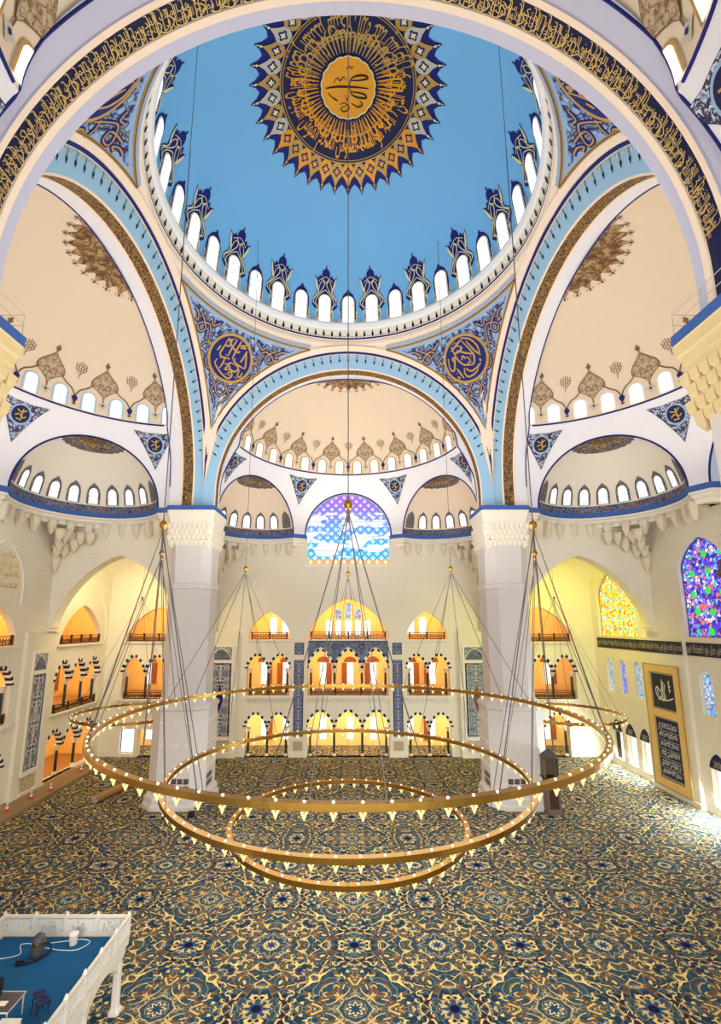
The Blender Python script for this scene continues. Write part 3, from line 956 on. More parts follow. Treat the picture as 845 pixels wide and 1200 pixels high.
for ang in (0, 90, -90, 180):
    F = rot(ang)
    sh = SHIFT[ang]
    cy = CY + sh
    ya = YA + max(0, sh) * .8 if ang != 180 else YAN
    side = {0: 'far', 90: 'gallery side', -90: 'stained-glass side', 180: 'near'}[ang]

    def half(az, h, off=0.0):
        t = h / 11.2
        r = (RING - off) * cos(t)
        return F(r * sin(az), cy + r * cos(az), ZR + (HS - off) * sin(t))

    def half_top(x, y, off=0.0):
        q = min(1.0, (x * x + (y - cy) ** 2) / RING ** 2)
        return F(x, y, ZR + HS * sqrt(1 - q) - off)

    def zone(az, z, off=0.0):
        r = sqrt((RPS - off) ** 2 - (z - ZC) ** 2)
        return F(r * sin(az), cy + r * cos(az), z)

    # plaster shell
    mb = MB()
    n = 90
    P = [[half(-PI * .56 + 1.12 * PI * j / n, 11.2 * (PI / 2) * i / 20) for j in range(n + 1)] for i in range(21)]
    mb.grid(P)
    mb.cut(F(0, ya, 0), F(0, -1, 0))
    HD_ = struct(mb.build('ceiling_half_dome', M['semi'], smooth=True))
    # zone below the ring, cut by the three arches
    mb = MB()
    P = [[zone(-PI * .56 + 1.12 * PI * j / n, ZC - .6 + (ZR - ZC + .6) * i / 16) for j in range(n + 1)] for i in range(17)]
    mb.grid(P)
    mb.cut(F(0, ya, 0), F(0, -1, 0))
    for az, d in ((0, DW), (AZE, DE), (-AZE, DE)):
        nx, ny = sin(az), cos(az)
        mb.cut(F(nx * d, cy + ny * d, 0), F(nx, ny, 0))
    # reveal between great arch and half dome
    inner, outer = [], []
    for i in range(97):
        t = PI * i / 96
        ro, zo = (RN, ZNEAR) if ang == 180 else (RI + .06, ZI)
        x, z = ro * cos(t), zo + ro * sin(t)
        outer.append(F(x, ya, z))
        lo, hi = .7, 1.0
        for _ in range(30):
            m_ = (lo + hi) / 2
            X, Z = x * m_, zo + ro * sin(t) * m_
            if Z > ZR: ins = (X / RING) ** 2 + ((ya - cy) / RING) ** 2 + ((Z - ZR) / HS) ** 2 < 1
            else: ins = X * X + (ya - cy) ** 2 + (Z - ZC) ** 2 < RPS ** 2
            if ins: lo = m_
            else: hi = m_
        X, Z = x * lo, zo + ro * sin(t) * lo
        inner.append((X, Z))
    mb.grid([outer, [F(x, ya, z) for x, z in inner]])
    ZN = struct(mb.build('wall_half_dome_drum', M['lilac'], smooth=False))
    # navy outlines: ring, arch edges, junction with the great arch
    mb = MB()
    mb.tube([half(-PI * .5 + PI * i / 60, 0, .0) for i in range(61) if -CY < 99 and (cy + RING * cos(-PI * .5 + PI * i / 60)) > ya - .2], .10, 5)
    arcs = {}
    for az, d in ((0, DW), (AZE, DE), (-AZE, DE)):
        r = sqrt(RPS ** 2 - d * d)
        cx_, cy_ = sin(az) * d, cy + cos(az) * d
        tx, ty = cos(az), -sin(az)
        arcs[az] = (cx_, cy_, tx, ty, r)
        mb.tube([F(cx_ + tx * r * cos(t), cy_ + ty * r * cos(t), ZC + r * sin(t)) for t in [PI * i / 40 for i in range(41)]], .10, 5)
    mb.tube([F(x, ya - .02, z) for x, z in inner if z > ZC], .07, 5)
    mb.build('navy_outline', M['navy'], ZN)

    # half-dome windows and painted cartouches
    sp = math.radians(11)
    for k in range(-8, 8):
        az = (k + .5) * sp
        if ang == 180 and abs(az) < 1.0: continue
        T = lambda o: (lambda s, h: half(az + s / RING, h, o))
        W = next_window(half(az, 0))
        mb = MB()
        mb.ribbon(arch_loop(.62, .28, 1.95, 2.56), .2, 0, T(.07))
        fr = {0: M['warmpane'], 180: M['warmpane'], 90: M['coolpane'], -90: M['white']}[ang]
        mb.cut(F(0, ya + .05, 0), F(0, -1, 0))
        if not mb.f: bpy.data.objects.remove(W); win_no[0] -= 1; continue
        mb.build('glazing_frame', M['gold'] if ang in (0, 180) else M['soffit'] if ang == 90 else M['lilac'], W)
        mb = MB(); mb.fan(arch_loop(.54, .28, 1.95, 2.5), (0, 1.3), 0, T(.1), rings=2); mb.cut(F(0, ya + .05, 0), F(0, -1, 0))
        mb.build('pane', M['warmpane'] if ang in (0, 180) else M['coolpane'] if ang == 90 else M['expane'] if False else M['daylight'], W)
    mb = MB()
    for k in range(-7, 8):
        az = k * sp
        if ang == 180 and abs(az) < .8: continue
        T = lambda o: (lambda s, h: half(az + s / RING, h, o))
        if k % 2:
            lp = mirror_loop([(0, 2.2), (.3, 2.75), (.75, 3.15), (1.22, 3.45), (1.3, 3.9), (1.12, 4.35), (.8, 4.75), (.5, 5.05), (.22, 5.35), (0, 5.75)])
            mb.fan([(x * 1.07, 3.9 + (y - 3.9) * 1.05) for x, y in lp], (0, 3.9), 1, T(.06), rings=3)
            mb.fan(lp, (0, 3.9), 0, T(.09), rings=3)
            mb.fan([(.13, 5.9), (.3, 6.15), (.12, 6.3), (0, 6.6), (-.12, 6.3), (-.3, 6.15), (-.13, 5.9), (0, 5.7)], (0, 6.1), 1, T(.09))
            mb.ribbon([(0, 2.3), (0, 1.75)], .12, 1, T(.09))
            mb.fan(mirror_loop([(0, .75), (.22, 1.15), (.48, 1.5), (.15, 1.65), (0, 1.9)]), (0, 1.35), 2, T(.08), rings=2)
            mb.fan([(.14, 1.4), (0, 1.55), (-.14, 1.4), (0, 1.2)], (0, 1.4), 3, T(.12))
            for sg in (-1, 1):
                mb.ribbon([(sg * x, y) for x, y in spline([(1.25, 3.4), (1.7, 2.95), (2.2, 2.6), (2.5, 2.1), (2.66, 1.6)], 4)], .13, 1, T(.08))
        else:
            mb.fan(mirror_loop([(0, .8), (.2, 1.2), (.3, 1.5), (.1, 1.8)]), (0, 1.35), 3, T(.1))
            mb.fan(mirror_loop([(0, .55), (.22, .75), (0, .95)]), (0, .75), 1, T(.09))
            for q in range(-2, 3):
                for w in range(4 - abs(q)):
                    mb.ribbon(spline([(q * .2, 4.2 + w * .38 + abs(q) * .25), (q * .26 + .1, 4.4 + w * .38 + abs(q) * .25), (q * .26, 4.6 + w * .38 + abs(q) * .25)], 3), .075, 1, T(.08))
            mb.ribbon([(0, 3.8), (0, 4.3)], .06, 1, T(.08))
    mb.cut(F(0, ya + .05, 0), F(0, -1, 0))
    mb.build('painted_cartouche_pattern', [M['cart'], M['brown'], M['grey_gold'], M['navy']], HD_)
    # rosette near the crown
    mb = MB()
    NPt = 28
    lp = [((4.45 + .3 * cos(NPt * t)) * sin(t), cy + (4.45 + .3 * cos(NPt * t)) * cos(t)) for t in [2 * PI * i / 196 for i in range(196)]]
    mb.fan(lp, (0, cy), 0, lambda x, y: half_top(x, y, .06), rings=8)
    mb.fan([(1.0 * sin(t), cy + 1.0 * cos(t)) for t in [2 * PI * i / 24 for i in range(24)]], (0, cy), 2, lambda x, y: half_top(x, y, .1), rings=2)
    for k in range(NPt):
        a = 2 * PI * (k) / NPt
        TL = lambda u, r: half_top(r * sin(a) + u * cos(a), cy + r * cos(a) - u * sin(a), .09)
        mb.fan([(.13, 4.9), (0, 5.15), (-.13, 4.9), (0, 4.7)], (0, 4.9), 1, TL)
        for u in (-.28, .28): mb.ribbon([(u, 4.75), (u * .95, 5.0)], .05, 1, TL)
        for r in (3.7, 2.9, 2.1): mb.ribbon(spline([(-.32 * r / 4, r + .1), (0, r - .15), (.32 * r / 4, r + .1)], 3), .07, 1, TL)
        if k % 2 == 0:
            for r in (3.3, 2.45): mb.fan([(.14, r), (0, r + .14), (-.14, r), (0, r - .14)], (0, r), 1, TL)
    mb.cut(F(0, ya + .02, 0), F(0, -1, 0))
    mb.build('painted_rosette_pattern', [M['umbmed'], M['brown'], M['navy']], HD_)

    # pale-blue filigree triangles with a small roundel between the arches
    for az in (math.radians(27.5), -math.radians(27.5), math.radians(77), -math.radians(77)):
        if ang == 180 and abs(az) < .8: continue
        T = lambda o: (lambda s, z: zone(az + s / 15.0, z, o))
        mb = MB()
        lp = mirror_loop([(0, 35.6), (.35, 36.4), (.75, 37.2), (1.2, 38.0), (1.75, 38.8), (2.25, 39.35), (1.5, 39.3), (.8, 39.2), (0, 39.25)])
        mb.fan([(x * 1.04, 38 + (z - 38) * 1.04) for x, z in lp], (0, 38.2), 1, T(.06), rings=2)
        mb.fan(lp, (0, 38.2), 0, T(.08), rings=3)
        circ = [(cos(2 * PI * i / 24), sin(2 * PI * i / 24)) for i in range(24)]
        mb.fan([(.95 * x, 38.15 + .95 * y) for x, y in circ], (0, 38.15), 3, T(.10))
        mb.fan([(.78 * x, 38.15 + .78 * y) for x, y in circ], (0, 38.15), 2, T(.13))
        for pts in ([(-.4, .35), (.0, .2), (.45, .45)], [(-.45, -.2), (-.1, .0), (.2, -.25), (.5, -.1)], [(.1, .5), (.12, -.4)], [(-.3, -.45), (.2, -.5)]):
            mb.ribbon([(x, 38.15 + y) for x, y in spline(pts, 4)], .1, 4, T(.16))
        mb.cut(F(0, ya + .02, 0), F(0, -1, 0))
        if len(mb.f): mb.build('filigree_triangle', [M['tri'], M['darknavy'], M['darknavy'], M['paleblue'], M['gold']], ZN)

    # exedrae
    for az in (AZE, -AZE):
        cx_, cy_, tx, ty, r = arcs[az]
        nx, ny = sin(az), cos(az)

        def ex(a, h, off=0.0):
            e = h / r
            rr = (r - off) * cos(e)
            return F(cx_ + rr * (nx * cos(a) + tx * sin(a)), cy_ + rr * (ny * cos(a) + ty * sin(a)), ZC + (r - off) * sin(e))
        mb = MB()
        P = [[ex(-PI / 2 + PI * j / 40, r * (PI / 2) * i / 16) for j in range(41)] for i in range(17)]
        mb.grid(P)
        EX = struct(mb.build('ceiling_exedra', M['cream'] if ang else M['pinkcream'], smooth=True))
        mb = MB()
        P = [[ex(-PI / 2 + PI * j / 40, h, .06) for j in range(41)] for h in (0.05, .85)]
        U = [[(PI * r * j / 40, h) for j in range(41)] for h in (0.05, .85)]
        mb.grid(P, uv=U)
        mb.build('border_pattern', M['exband'], EX)
        # half rosette under the crown of its arch
        mb = MB()

        def extop(x, y, off):  # x along the opening, y outwards
            q = min(.999, (x * x + y * y) / r ** 2)
            return F(cx_ + nx * y + tx * x, cy_ + ny * y + ty * x, ZC + r * sqrt(1 - q) - off)
        for rad, mi, o in ((3.0, 0, .05), (2.45, 1, .08), (1.5, 2, .11)):
            rows = [[extop(rad * q / 4 * (1 + (.03 * cos(22 * t) if rad > 2.9 and q == 4 else 0)) * cos(t), max(.02, rad * q / 4 * sin(t)), o) for t in [PI * i / 66 for i in range(67)]] for q in range(5)]
            uu = [[(rad * q / 4 * cos(t), rad * q / 4 * sin(t)) for t in [PI * i / 66 for i in range(67)]] for q in range(5)]
            mb.grid(rows, mi, uv=uu)
        mb.build('painted_half_rosette_pattern', [M['grille'], M['exmed'], M['archband']], EX)
        if ang == 180: continue
        for k in range(10):
            a = -PI / 2 + PI * (k + .5) / 10
            T = lambda o: (lambda s, h: ex(a + s / r, h, o))
            W = next_window(ex(a, 1))
            mb = MB()
            mb.fan(mirror_loop([(.72, 1.0), (.76, 2.3), (.6, 2.95), (.3, 3.3), (0, 3.6)]), (0, 2.0), 0, T(.08), rings=2)
            mb.build('surround', M['grille'], W)
            mb = MB(); mb.fan(arch_loop(.5, 1.05, 2.35, 2.95), (0, 2.0), 0, T(.11), rings=2)
            mb.build('pane', M['grille'] if k in (0, 9) else (M['expane'] if ang else M['coolpane']), W)

    # cornice running round the arm
    def arcpts(az, k=24):
        cx_, cy_, tx, ty, r = arcs[az]
        nx, ny = sin(az), cos(az)
        return [(cx_ + r * (nx * cos(a) + tx * sin(a)), cy_ + r * (ny * cos(a) + ty * sin(a))) for a in [-PI / 2 + PI * i / k for i in range(k + 1)]]
    W_ = WALL[ang]
    left = arcpts(-AZE)      # from the pier end to the middle or reversed
    if left[0][1] > left[-1][1]: left = left[::-1]
    right = [(-x, y) for x, y in left][::-1]
    pathL = [(-15.9, 20.0)] + left + [(-6.4, cy + DW), (-6.4, W_)]
    pathR = [(6.4, W_), (6.4, cy + DW)] + right + [(15.9, 20.0)]
    prof = [(.45, ZC + .02), (-.18, ZC + .02), (-.18, ZC - .5), (-.05, ZC - .55), (-.02, ZC - .75), (.18, ZC - .85), (.28, ZC - 1.15), (.5, ZC - 1.3), (.62, ZC - 1.7), (.62, ZC - 1.72)]
    for path in (pathL, pathR):
        path[:] = [p for i, p in enumerate(path) if i == 0 or math.hypot(p[0] - path[i - 1][0], p[1] - path[i - 1][1]) > .05]
        mb = MB()
        rows = []
        N = len(path)
        nor = []
        for i in range(N):
            p0, p1 = path[max(i - 1, 0)], path[min(i + 1, N - 1)]
            dx, dy = p1[0] - p0[0], p1[1] - p0[1]
            l = math.hypot(dx, dy)
            nor.append((-dy / l, dx / l))   # outwards when the path runs from -x to +x
        for off, z in prof:
            rows.append([F(p[0] + q[0] * off, p[1] + q[1] * off, z) for p, q in zip(path, nor)])
        mb.grid(rows, rowmi=[0, 1, 1, 0, 0, 0, 0, 0, 0])
        # soffit from the curve to the corner of the walls
        sg = -1 if path is pathL else 1
        K = (sg * 20.6, W_ + .3)
        mb.grid([[F(p[0] + q[0] * w_, p[1] + q[1] * w_, ZC - 1.7) for p, q in zip(path, nor)] for w_ in (.55, 2.2, 4.2)], 0)
        CO = struct(mb.build('trim_cornice', [M['cream'], M['bandblue']]))
        if ang == 180: continue
        # stalactite brackets stepping down into the corner
        mb = MB()
        pts2 = [(p[0] + q[0] * .18, p[1] + q[1] * .18) for p, q in zip(path, nor)]
        arc = pts2[1:-2] if path is pathL else pts2[2:-1]

        def bracket(x, y, z, w, h, ax, ay):
            T = lambda a, b, c: F(x + a * ax - b * ay, y + a * ay + b * ax, c)
            ring4 = lambda k, zz: [T(-w * k, -w * .55 * k, zz), T(-w * .45 * k, -w * .85 * k, zz), T(w * .45 * k, -w * .85 * k, zz), T(w * k, -w * .55 * k, zz), T(w * k, w * .8, zz), T(-w * k, w * .8, zz)]
            mb.loft([ring4(1.12, z + .12), ring4(1.12, z), ring4(.86, z - .05), ring4(.8, z - h * .45), ring4(.55, z - h * .7), ring4(.12, z - h)], 0, cap1=True)
        for i in range(1, len(arc) - 1, 2):
            p0, p1 = arc[i - 1], arc[i + 1]
            l = math.hypot(p1[0] - p0[0], p1[1] - p0[1])
            bracket(arc[i][0], arc[i][1], ZC - 1.45, .46, 1.6, (p1[0] - p0[0]) / l, (p1[1] - p0[1]) / l)
        Kc = (sg * 18.8, W_ - .35)
        mid = arc[len(arc) // 2]
        for row, (frac, cnt, z, w, h) in enumerate(((.35, 5, ZC - 2.6, .5, 1.3), (.62, 3, ZC - 3.4, .5, 1.3), (.85, 2, ZC - 4.2, .48, 1.2), (1.0, 1, ZC - 4.9, .5, 2.2))):
            for c_ in range(cnt):
                u = (c_ - (cnt - 1) / 2) * 1.15
                # run along both walls away from the corner
                base = (mid[0] + (Kc[0] - mid[0]) * frac, mid[1] + (Kc[1] - mid[1]) * frac)
                d = (-sg * .6, -.0) if u * sg < 0 else (0, -.6)
                x = base[0] + abs(u) * (-sg * .95 if u < 0 else 0)
                y = base[1] - abs(u) * (.95 if u > 0 else 0)
                bracket(x, y, z, w, h, .707 if sg < 0 else .707, .707 if sg < 0 else -.707)
        mb.build('stalactite_molding', M['bracket'], CO)


# ----------------------------------------------------------------------------- piers
def octo(h, c, z, x0, y0):
    return [(x0 + a, y0 + b, z) for a, b in ((-h, -c), (-c, -h), (c, -h), (h, -c), (h, c), (c, h), (-c, h), (-h, c))]


for sx in (-1, 1):
    for sy in (1, -1):
        x0, y0 = sx * 17.6, sy * 17.6
        mb = MB()
        O = lambda h, c, z: octo(h, c, z, x0, y0)
        L = [O(3.35, 2.0, 0), O(3.35, 2.0, .35), O(3.2, 1.9, .5), O(3.2, 1.9, .95), O(2.95, 1.7, 1.3), O(2.9, 1.65, 9.3), O(3.05, 1.75, 9.45), O(3.05, 1.75, 9.75), O(2.6, 1.5, 10.1), O(2.45, 1.4, 10.4), O(2.32, 1.3, 10.5), O(2.32, 1.3, 21.9), O(2.45, 1.4, 22.0), O(2.45, 1.4, 22.45), O(2.3, 1.35, 22.6), O(2.3, 1.5, 27.0), O(2.3, 1.8, 27.6)]
        mb.loft(L, 0, cap1=True)
        PR = struct(mb.build('pillar_great_pier', M['pier']))
        mb = MB()
        sq = lambda h, z, c=.25: octo(h, h - c, z, x0, y0)
        mb.loft([octo(2.3, 1.8, 27.5, x0, y0), sq(2.36, 27.6), sq(2.38, 29.2), sq(2.42, 29.25), sq(2.46, 29.6), sq(2.52, 29.65), sq(2.55, 30.05), sq(2.64, 30.15), sq(2.64, 30.65), sq(2.72, 30.7), sq(2.72, 31.22)], rowmi=[0, 0, 0, 0, 0, 0, 0, 0, 0, 1], cap1=True)
        # rows of little stalactites under the abacus
        for row, (z, h, e) in enumerate(((29.2, .75, .16), (28.55, .8, .10), (27.9, .8, .04), (27.3, .8, -.03))):
            for q in range(4):
                for i in range(9):
                    u = (i - 4 + (.5 if row % 2 else 0)) * .54
                    if abs(u) > 2.3: continue
                    ca, sa = cos(q * PI / 2), sin(q * PI / 2)
                    d = 2.35 + e
                    T = lambda a, b, c: (x0 + (u + a) * ca - (d + b) * sa, y0 + (u + a) * sa + (d + b) * ca, c)
                    mb.loft([[T(-.25, -.35, z), T(.25, -.35, z), T(.25, .12, z), T(-.25, .12, z)], [T(-.23, -.35, z - h * .5), T(.23, -.35, z - h * .5), T(.23, .08, z - h * .5), T(-.23, .08, z - h * .5)], [T(-.04, -.35, z - h), T(.04, -.35, z - h), T(.04, -.12, z - h), T(-.04, -.12, z - h)]], 0, cap0=True)
        mb.build('capital_molding', [M['cream'] if sy > 0 else M['warmcap'], M['bandblue']], PR)
        if sy > 0:
            mb = MB()   # bosses and ventilation grilles on the lower shaft
            for z in (3.6, 6.0, 8.2):
                for u in (-1.3, 0, 1.3):
                    mb.box((x0 + u - .18, y0 - 2.93, z), (.16, .14, .16)); mb.box((x0 + u + .18, y0 - 2.93, z), (.16, .14, .16))
                    mb.box((x0 - sx * 2.93, y0 + u - .18, z), (.14, .16, .16)); mb.box((x0 - sx * 2.93, y0 + u + .18, z), (.14, .16, .16))
            mb.build('boss_pattern', M['cream'], PR)
            mb = MB()
            for r_ in range(2):
                for c_ in range(3):
                    mb.box((x0 - sx * 2.92, y0 - 1.2 + c_ * .62, 1.9 + r_ * .7), (.08, .5, .5))
                    if sx > 0: mb.box((x0 - 1.3 + c_ * .62, y0 - 2.92, 1.9 + r_ * .7), (.5, .08, .5))
                    else: mb.box((x0 + .1 + c_ * .62, y0 - 2.92, 1.9 + r_ * .7), (.5, .08, .5))
            mb.build('vent_grille', M['steelwire'], PR)
        # upright wall of the pier above the cornice
        mb = MB()
        mb.box((x0 + sx * 1.55, y0 + sy * 1.55, 33.4), (3.6, 3.6, 4.4))
        mb.build('pier_block', M['lilac'], PR)
        if sy < 0 and sx > 0 or sy < 0:
            RL = thing('guard_rail', 'thin metal guard rail on the cornice of the near pier on the %s' % ('stained-glass side' if sx > 0 else 'gallery side'), 'railing', (x0, y0, 31.22))
            for k, (px, py) in enumerate(((-2.5, 2.5), (-2.5, 0.8), (-2.5, -1.0), (-1.2, 2.5))):
                mb = MB(); mb.tube([(x0 + sx * px, y0 + sx * 0 + py, 31.22), (x0 + sx * px, y0 + py, 32.4)], .025, 5); mb.build('post', M['grey_gold'], RL)
            mb = MB()
            for z in (31.85, 32.4):
                mb.tube([(x0 - sx * 1.2, y0 + 2.5, z), (x0 - sx * 2.5, y0 + 2.5, z), (x0 - sx * 2.5, y0 - 2.4, z)], .02, 5)
            mb.build('rail', M['grey_gold'], RL)


# ----------------------------------------------------------------------------- walls with arched openings
def rise(w, h, t):
    x = w * cos(t)
    return x, h * max(0.0, 1 - abs(cos(t)) ** 1.45) ** .62


def opening(x0, x1, n, z0, zs, za, gap=.36, k=10):
    """outline of n pointed arches side by side over slender supports"""
    o = [(x0, z0)]
    W = (x1 - x0 - gap * (n - 1)) / n
    for i in range(n):
        a = x0 + i * (W + gap)
        o.append((a, zs))
        for j in range(1, 2 * k):
            dx, dz = rise(W / 2, za - zs, PI - PI * j / (2 * k))
            o.append((a + W / 2 + dx, zs + dz))
        o.append((a + W, zs))
    return o + [(x1, z0)]


def arch_centres(x0, x1, n, gap=.36):
    W = (x1 - x0 - gap * (n - 1)) / n
    return [x0 + i * (W + gap) + W / 2 for i in range(n)], W / 2


WT = {0: WF, 90: WL, -90: WR}


def wallmap(ang):
    F = rot(ang)
    return lambda u, z, d=0.0: F(u, WT[ang] + d, z)


def wall(name, ang, outer, holes, thick, mat):
    T = wallmap(ang)
    mb = MB()
    mb.poly([outer] + holes, 0, lambda u, z: T(u, z))
    for h in holes:
        mb.grid([[T(u, z) for u, z in h], [T(u, z, thick) for u, z in h]], 0, closed=True)
    return struct(mb.build(name, mat))


def striped_arch(T, c, w, zs, za, mat, parent, nb=15, depth=.6, band=.36):
    mb = MB()
    for i in range(nb):
        t0, t1 = PI - PI * i / nb, PI - PI * (i + 1) / nb
        A, B, Cc = [], [], []
        for t in (t0, (t0 + t1) / 2, t1):
            dx, dz = rise(w * .985, (za - zs) * .985, t)
            k = 1 + band / w
            A.append((c + dx, zs + dz)); B.append((c + dx * k, zs + dz * (1 + band / (za - zs))))
        m = i % 2
        mb.grid([[T(u, z, depth) for u, z in A], [T(u, z, -.05) for u, z in A], [T(u, z, -.05) for u, z in B], [T(u, z, .0) for u, z in B]], m)
    return mb.build('striped_voussoir_molding', [M['black'], M['white']], parent)


COLS = {}


def column(H, loc, label, group):
    key = round(H, 2)
    if key in COLS:
        return dup(COLS[key], loc, label, group=group)
    t = thing('marble_column', label, 'column', (0, 0, 0), group)
    t['kind'] = 'thing'
    mb = MB(); mb.lathe([(0.0, 0), (.27, 0), (.27, .16), (.22, .2), (.24, .28), (.17, .34)], 16); mb.build('plinth', M['marble'], t)
    mb = MB(); mb.lathe([(.165, .32), (.165, H * .5), (.15, H - .62)], 16); mb.build('shaft', M['greenmarble'], t)
    mb = MB()
    mb.lathe([(.15, H - .64), (.19, H - .6), (.16, H - .55), (.2, H - .4), (.27, H - .25), (.27, H - .2), (.33, H - .06)], 12)
    mb.box((0, 0, H - .04), (.62, .62, .08)); mb.build('capital', M['marble'], t)
    t.location = loc
    COLS[key] = t
    return t


def balustrade(T, x0, x1, n, z0, h, label, group, d=.25):
    c = T((x0 + x1) / 2, z0, d)
    t = thing('wooden_balustrade', label, 'balustrade', c, group)
    W = (x1 - x0) / n
    for i in range(n + 1):
        u = x0 + i * W
        u = min(max(u, x0 + .1), x1 - .1)
        mb = MB(); mb.box((u, 0, z0 + h * .55), (.2, .2, h * 1.1), 0, lambda a, b, c_: T(a, c_, d + b)); mb.build('post', M['wood'], t)
    for i in range(n):
        a, b = x0 + i * W + .1, x0 + (i + 1) * W - .1
        mb = MB()
        B = lambda cx, cz, sx, sz, dd=.06: mb.box((cx, 0, cz), (sx, dd, sz), 0, lambda p, q, r: T(p, r, d + q))
        B((a + b) / 2, z0 + h - .04, b - a, .09, .14); B((a + b) / 2, z0 + .06, b - a, .1, .12); B((a + b) / 2, z0 + h * .74, b - a, .04)
        # crossing bars between the rails
        k = max(2, int(round((b - a) / (.42 * h))))
        w = (b - a) / k
        for j in range(k):
            for (p, q) in (((a + j * w, z0 + .1), (a + (j + 1) * w, z0 + h * .74)), ((a + (j + 1) * w, z0 + .1), (a + j * w, z0 + h * .74))):
                mb.ribbon([p, q], .06, 0, lambda x, z: T(x, z, d))
            B(a + j * w, z0 + h * .42, .05, h * .66)
            mb.ribbon([(a + (j + .5) * w + .13 * cos(2 * PI * e / 8), z0 + .1 + h * .32 + .13 * sin(2 * PI * e / 8)) for e in range(8)], .05, 0, lambda x, z: T(x, z, d - .02), closed=True)
        mb.build('lattice_panel', M['wood'], t)
    return t


def emissive_window(T, u, z0, z1, w, d, mat, arched=True, shutter=0, head=True, parent_mat=None):
    W = next_window(T(u, z0, d))
    mb = MB()
    if arched: lp = [(u + x, z) for x, z in arch_loop(w, z0, z1 - w, z1)]
    else: lp = [(u - w, z0), (u - w, z1), (u + w, z1), (u + w, z0)]
    mb.poly([lp], 0, lambda a, b: T(a, b, d - .04))
    mb.build('pane', mat, W)
    mb = MB()
    mb.ribbon(lp, .14, 0, lambda a, b: T(a, b, d - .08), closed=True)
    mb.ribbon([(u, z0), (u, z1)], .05, 0, lambda a, b: T(a, b, d - .07)); mb.ribbon([(u - w, z0 + .45 * (z1 - z0)), (u + w, z0 + .45 * (z1 - z0))], .05, 0, lambda a, b: T(a, b, d - .07))
    mb.build('frame', parent_mat or M['marble'], W)
    if shutter:
        s = shutter
        mb = MB()
        mb.box((u + s * (w + .42), d - .3, (z0 + z1) / 2), (.75, .08, z1 - z0), 0, lambda a, b, c_: T(a, c_, b))
        mb.build('shutter', M['shutter'], W)
    if head:
        mb = MB()
        mb.poly([[(u + (w + .5) * cos(t), z1 + .1 + (w + .45) * sin(t) * .9) for t in [PI * i / 16 for i in range(17)]]], 0, lambda a, b: T(a, b, d - .05))
        mb.build('wooden_head_panel', M['shutter'], W)
    return W


def tile_panel(T, u, w, z0, z1, zt0, zt1, label, mat, d0=-.45):
    t = thing('tilework', label, 'tile panel', T(u, z0, d0), 'tall glazed tile panels')
    box = lambda mb, a, b, z_0, z_1, dd, th, mi=0: mb.box(((a + b) / 2, dd, (z_0 + z_1) / 2), (b - a, th, z_1 - z_0), mi, lambda p, q, r: T(p, r, q))
    mb = MB()
    for a, b, c0, c1 in ((u - w - .28, u - w, z0 - .3, zt1 + .3), (u + w, u + w + .28, z0 - .3, zt1 + .3), (u - w, u + w, zt1, zt1 + .3), (u - w, u + w, z1, zt0), (u - w, u + w, z0 - .3, z0)):
        box(mb, a, b, c0, c1, d0 - .05, .16)
    mb.build('stone_frame', M['cream'], t)
    mb = MB()
    mb.add([T(u - w, z0, d0 - .02), T(u + w, z0, d0 - .02), T(u + w, z1, d0 - .02), T(u - w, z1, d0 - .02)], [(0, 1, 2, 3)], 0, [(-w, z0), (w, z0), (w, z1), (-w, z1)])
    lp = [(u - w + .12, z0 + .12), (u + w - .12, z0 + .12), (u + w - .12, z1 - .12), (u - w + .12, z1 - .12)]
    mb.ribbon(lp, .22, 1, lambda a, b: T(a, b, d0 - .035), closed=True)
    mb.ribbon([(u + (x - u) * .84, (z0 + z1) / 2 + (z - (z0 + z1) / 2) * .96) for x, z in lp], .06, 2, lambda a, b: T(a, b, d0 - .04), closed=True)
    # central lobed cartouche
    zc = z0 + (z1 - z0) * .52
    loz = mirror_loop([(0, zc - 2.2), (.25, zc - 1.7), (.55, zc - 1.2), (.85, zc - .5), (.9, zc), (.75, zc + .7), (.4, zc + 1.3), (.2, zc + 1.8), (0, zc + 2.5)])
    mb.fan([(u + x * .62 * w / 1.6, z) for x, z in loz], (u, zc), 3, lambda a, b: T(a, b, d0 - .045))
    mb.ribbon([(u + x * .62 * w / 1.6, z) for x, z in loz], .09, 2, lambda a, b: T(a, b, d0 - .05), closed=True)
    mb.build('tile_field', mat, t)
    mb = MB()
    mb.add([T(u - w, zt0, d0 - .02), T(u + w, zt0, d0 - .02), T(u + w, zt1, d0 - .02), T(u - w, zt1, d0 - .02)], [(0, 1, 2, 3)], 0, [(-w, zt0), (w, zt0), (w, zt1), (-w, zt1)])
    lp = [(u + dx, zt0 + .05 + dz) for dx, dz in [rise(w * .95, (zt1 - zt0) * .85, PI - PI * i / 20) for i in range(21)]]
    mb.ribbon(lp, .12, 2, lambda a, b: T(a, b, d0 - .05))
    mb.poly([lp], 1, lambda a, b: T(a, b, d0 - .035))
    mb.build('tympanum', mat[:1] + [M['frieze'], M['palegold'], M['frieze']], t)
    mb = MB()
    mb.add([T(u - w, .75, d0 - .03), T(u + w, .75, d0 - .03), T(u + w, z0 - .45, d0 - .03), T(u - w, z0 - .45, d0 - .03)], [(0, 1, 2, 3)], 0, [(0, 0), (2 * w, 0), (2 * w, 1.5), (0, 1.5)])
    mb.build('lattice_field', M['lattice'], t)
    mb = MB()
    for z in (.62, z0 - .36): box(mb, u - w - .2, u + w + .2, z - .09, z + .09, d0 - .06, .2)
    mb.build('stone_ledge', M['cream'], t)
    return t


